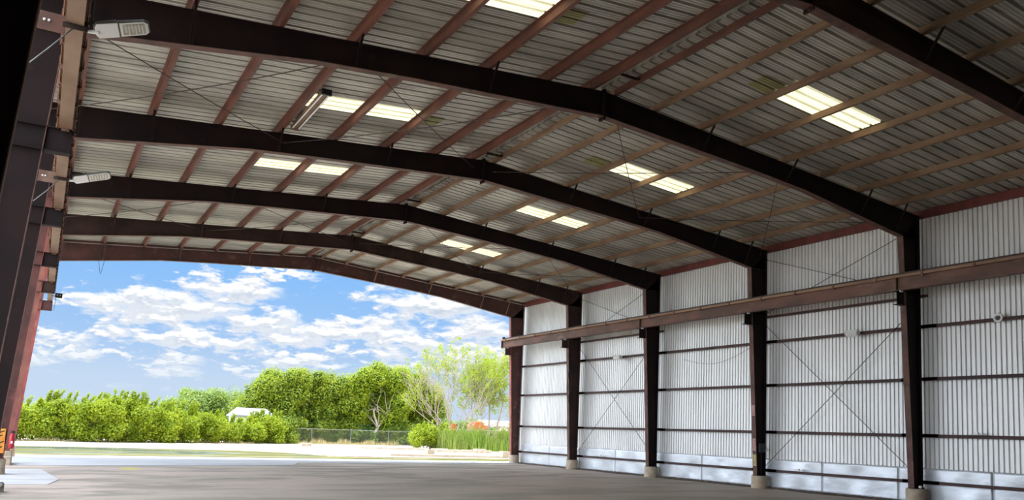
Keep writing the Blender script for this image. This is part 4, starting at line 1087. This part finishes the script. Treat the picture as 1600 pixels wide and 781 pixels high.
# ------------------------------------------------------------------ far buildings, vehicles
def gable_house(x0, x1, y0, y1, ze, zr_, mw, mr, label):
    t = thing('distant_building', label, 'building', ((x0+x1)/2, y0, 0))
    MB().box(x0+.2, x1-.2, y0+.2, y1-.2, -.4, ze).build('walls', mw, t)
    b = MB(); ym = (y0+y1)/2; i_ = (y1-y0)*.12
    pts = [(x0, y0, ze), (x1, y0, ze), (x1, y1, ze), (x0, y1, ze), (x0+i_+.2, ym, zr_), (x1-i_-.2, ym, zr_)]
    b.v = pts+[(p[0], p[1], p[2]-.12) for p in pts[:4]]
    b.f = [(0, 1, 5, 4), (2, 3, 4, 5), (1, 2, 5), (3, 0, 4), (0, 6, 7, 1), (1, 7, 8, 2), (2, 8, 9, 3), (3, 9, 6, 0), (6, 9, 8, 7)]
    b.build('roof', mr, t)
gable_house(14.85, 18.6, 75.6, 78.6, 2.30, 3.0, M['white_metal'], M['roofwhite'], 'low white roofed building behind the hedge left of the large trees')
gable_house(74, 96, 140, 150, 2.2, 4.3, M['pinkroof'], M['pinkroof'], 'distant pinkish roofed house beside the gable corner column')

def pickup(x, y, label, m, cat='truck'):
    t = thing('parked_truck', label, cat, (x, y, gz(x)))
    z = gz(min(x, 60))-.02
    MB().prism([(x-2.6, z+.5), (x+2.6, z+.5), (x+2.65, z+1.0), (x+1.6, z+1.1), (x+.9, z+1.1), (x-2.6, z+1.1)], 1.8, 'y', y-.9).build('body', m, t, bevel=.05)
    MB().prism([(x-.9, z+1.1), (x+1.4, z+1.1), (x+.8, z+1.75), (x-.7, z+1.75)], 1.6, 'y', y-.8).build('cab', m, t, bevel=.05)
    MB().prism([(x-.75, z+1.15), (x+1.15, z+1.15), (x+.7, z+1.65), (x-.6, z+1.65)], 1.64, 'y', y-.82).build('side_window', M['window'], t)
    for dx in (-1.7, 1.7):
        for sy in (-.9, .72):
            MB().lathe([(.36, 0), (.36, .18)], (x+dx, y+sy, z+.37), 18, 'y').build('wheel', M['black'], t)
pickup(60.5, 103, 'pale vehicle parked far off between the fence and the corner column', M['roofwhite'])
# orange equipment
t = thing('orange_tank', 'upright orange frame of equipment beyond the fence, left of the bare tree', 'equipment', (45.9, 95, 0))
ringp = [(45.9+.28*math.cos(2*PI*i/20), 95, 2.25+.42*math.sin(2*PI*i/20)) for i in range(21)]
MB().tube(ringp, .08, 8).build('hoop', M['orange'], t, smooth=True)
MB().box(45.85, 45.95, 94.9, 95.1, -.2, 2.6).build('stand', M['orange'], t)
t = thing('orange_machine', 'orange and white machine seen through the bare tree', 'equipment', (49.5, 95, 0))
MB().prism([(48.3, 1.9), (50.4, 1.9), (50.4, 2.6), (49.9, 2.65), (49.6, 3.05), (48.7, 3.05), (48.3, 2.5)], 1.8, 'y', 94.2).build('body', M['orange'], t, bevel=.06)
MB().box(50.0, 51.0, 94.4, 95.8, 2.1, 2.55).build('hood', M['roofwhite'], t)
for dx in (48.6, 51.0): MB().lathe([(.75, 0), (.75, .4)], (dx, 94.1, .85), 20, 'y').build('wheel', M['black'], t)
MB().box(48.2, 50.6, 94.5, 95.7, .8, 1.9).build('chassis', M['grey_metal'], t)

# ------------------------------------------------------------------ groups of repeats
GROUPS = {'portal_frame': 'steel portal frames of the shed', 'roof_purlin': 'roof purlins', 'eave_strut': 'red eave struts', 'roof_skylight': 'translucent roof skylights',
          'wall_girt': 'maroon girts on the right wall', 'strut_girt': 'close girts under the crane beam', 'brace_rod': 'diagonal brace rods', 'liner_sheet': 'silvery sheets along the wall foot',
          'crane_runway_beam': 'crane runway beams', 'concrete_pier': 'concrete piers under the columns', 'led_street_lamp': 'LED street lamps on the crane beam', 'wall_floodlight': 'floodlights on the right wall',
          'conduit_box': 'small conduit boxes on the girts', 'sticker': 'stickers on the fourth right column', 'ridge_strut': 'short ridge struts', 'concrete_kerb': 'low kerbs in the yard',
          'parking_stop': 'parking stops in the yard', 'concrete_block': 'concrete blocks in the yard', 'chain_link_fence': 'chain link fence runs', 'leafy_bush': 'bright bushes of the hedge',
          'leafy_tree': 'leafy trees beyond the yard', 'sparse_tree': 'airy trees by the gable corner', 'distant_building': 'distant buildings'}
for o in COL.objects:
    if o.parent is None and 'category' in o and 'group' not in o and o.get('kind') is None:
        g_ = GROUPS.get(o.name.split('.')[0])
        if g_: o['group'] = g_
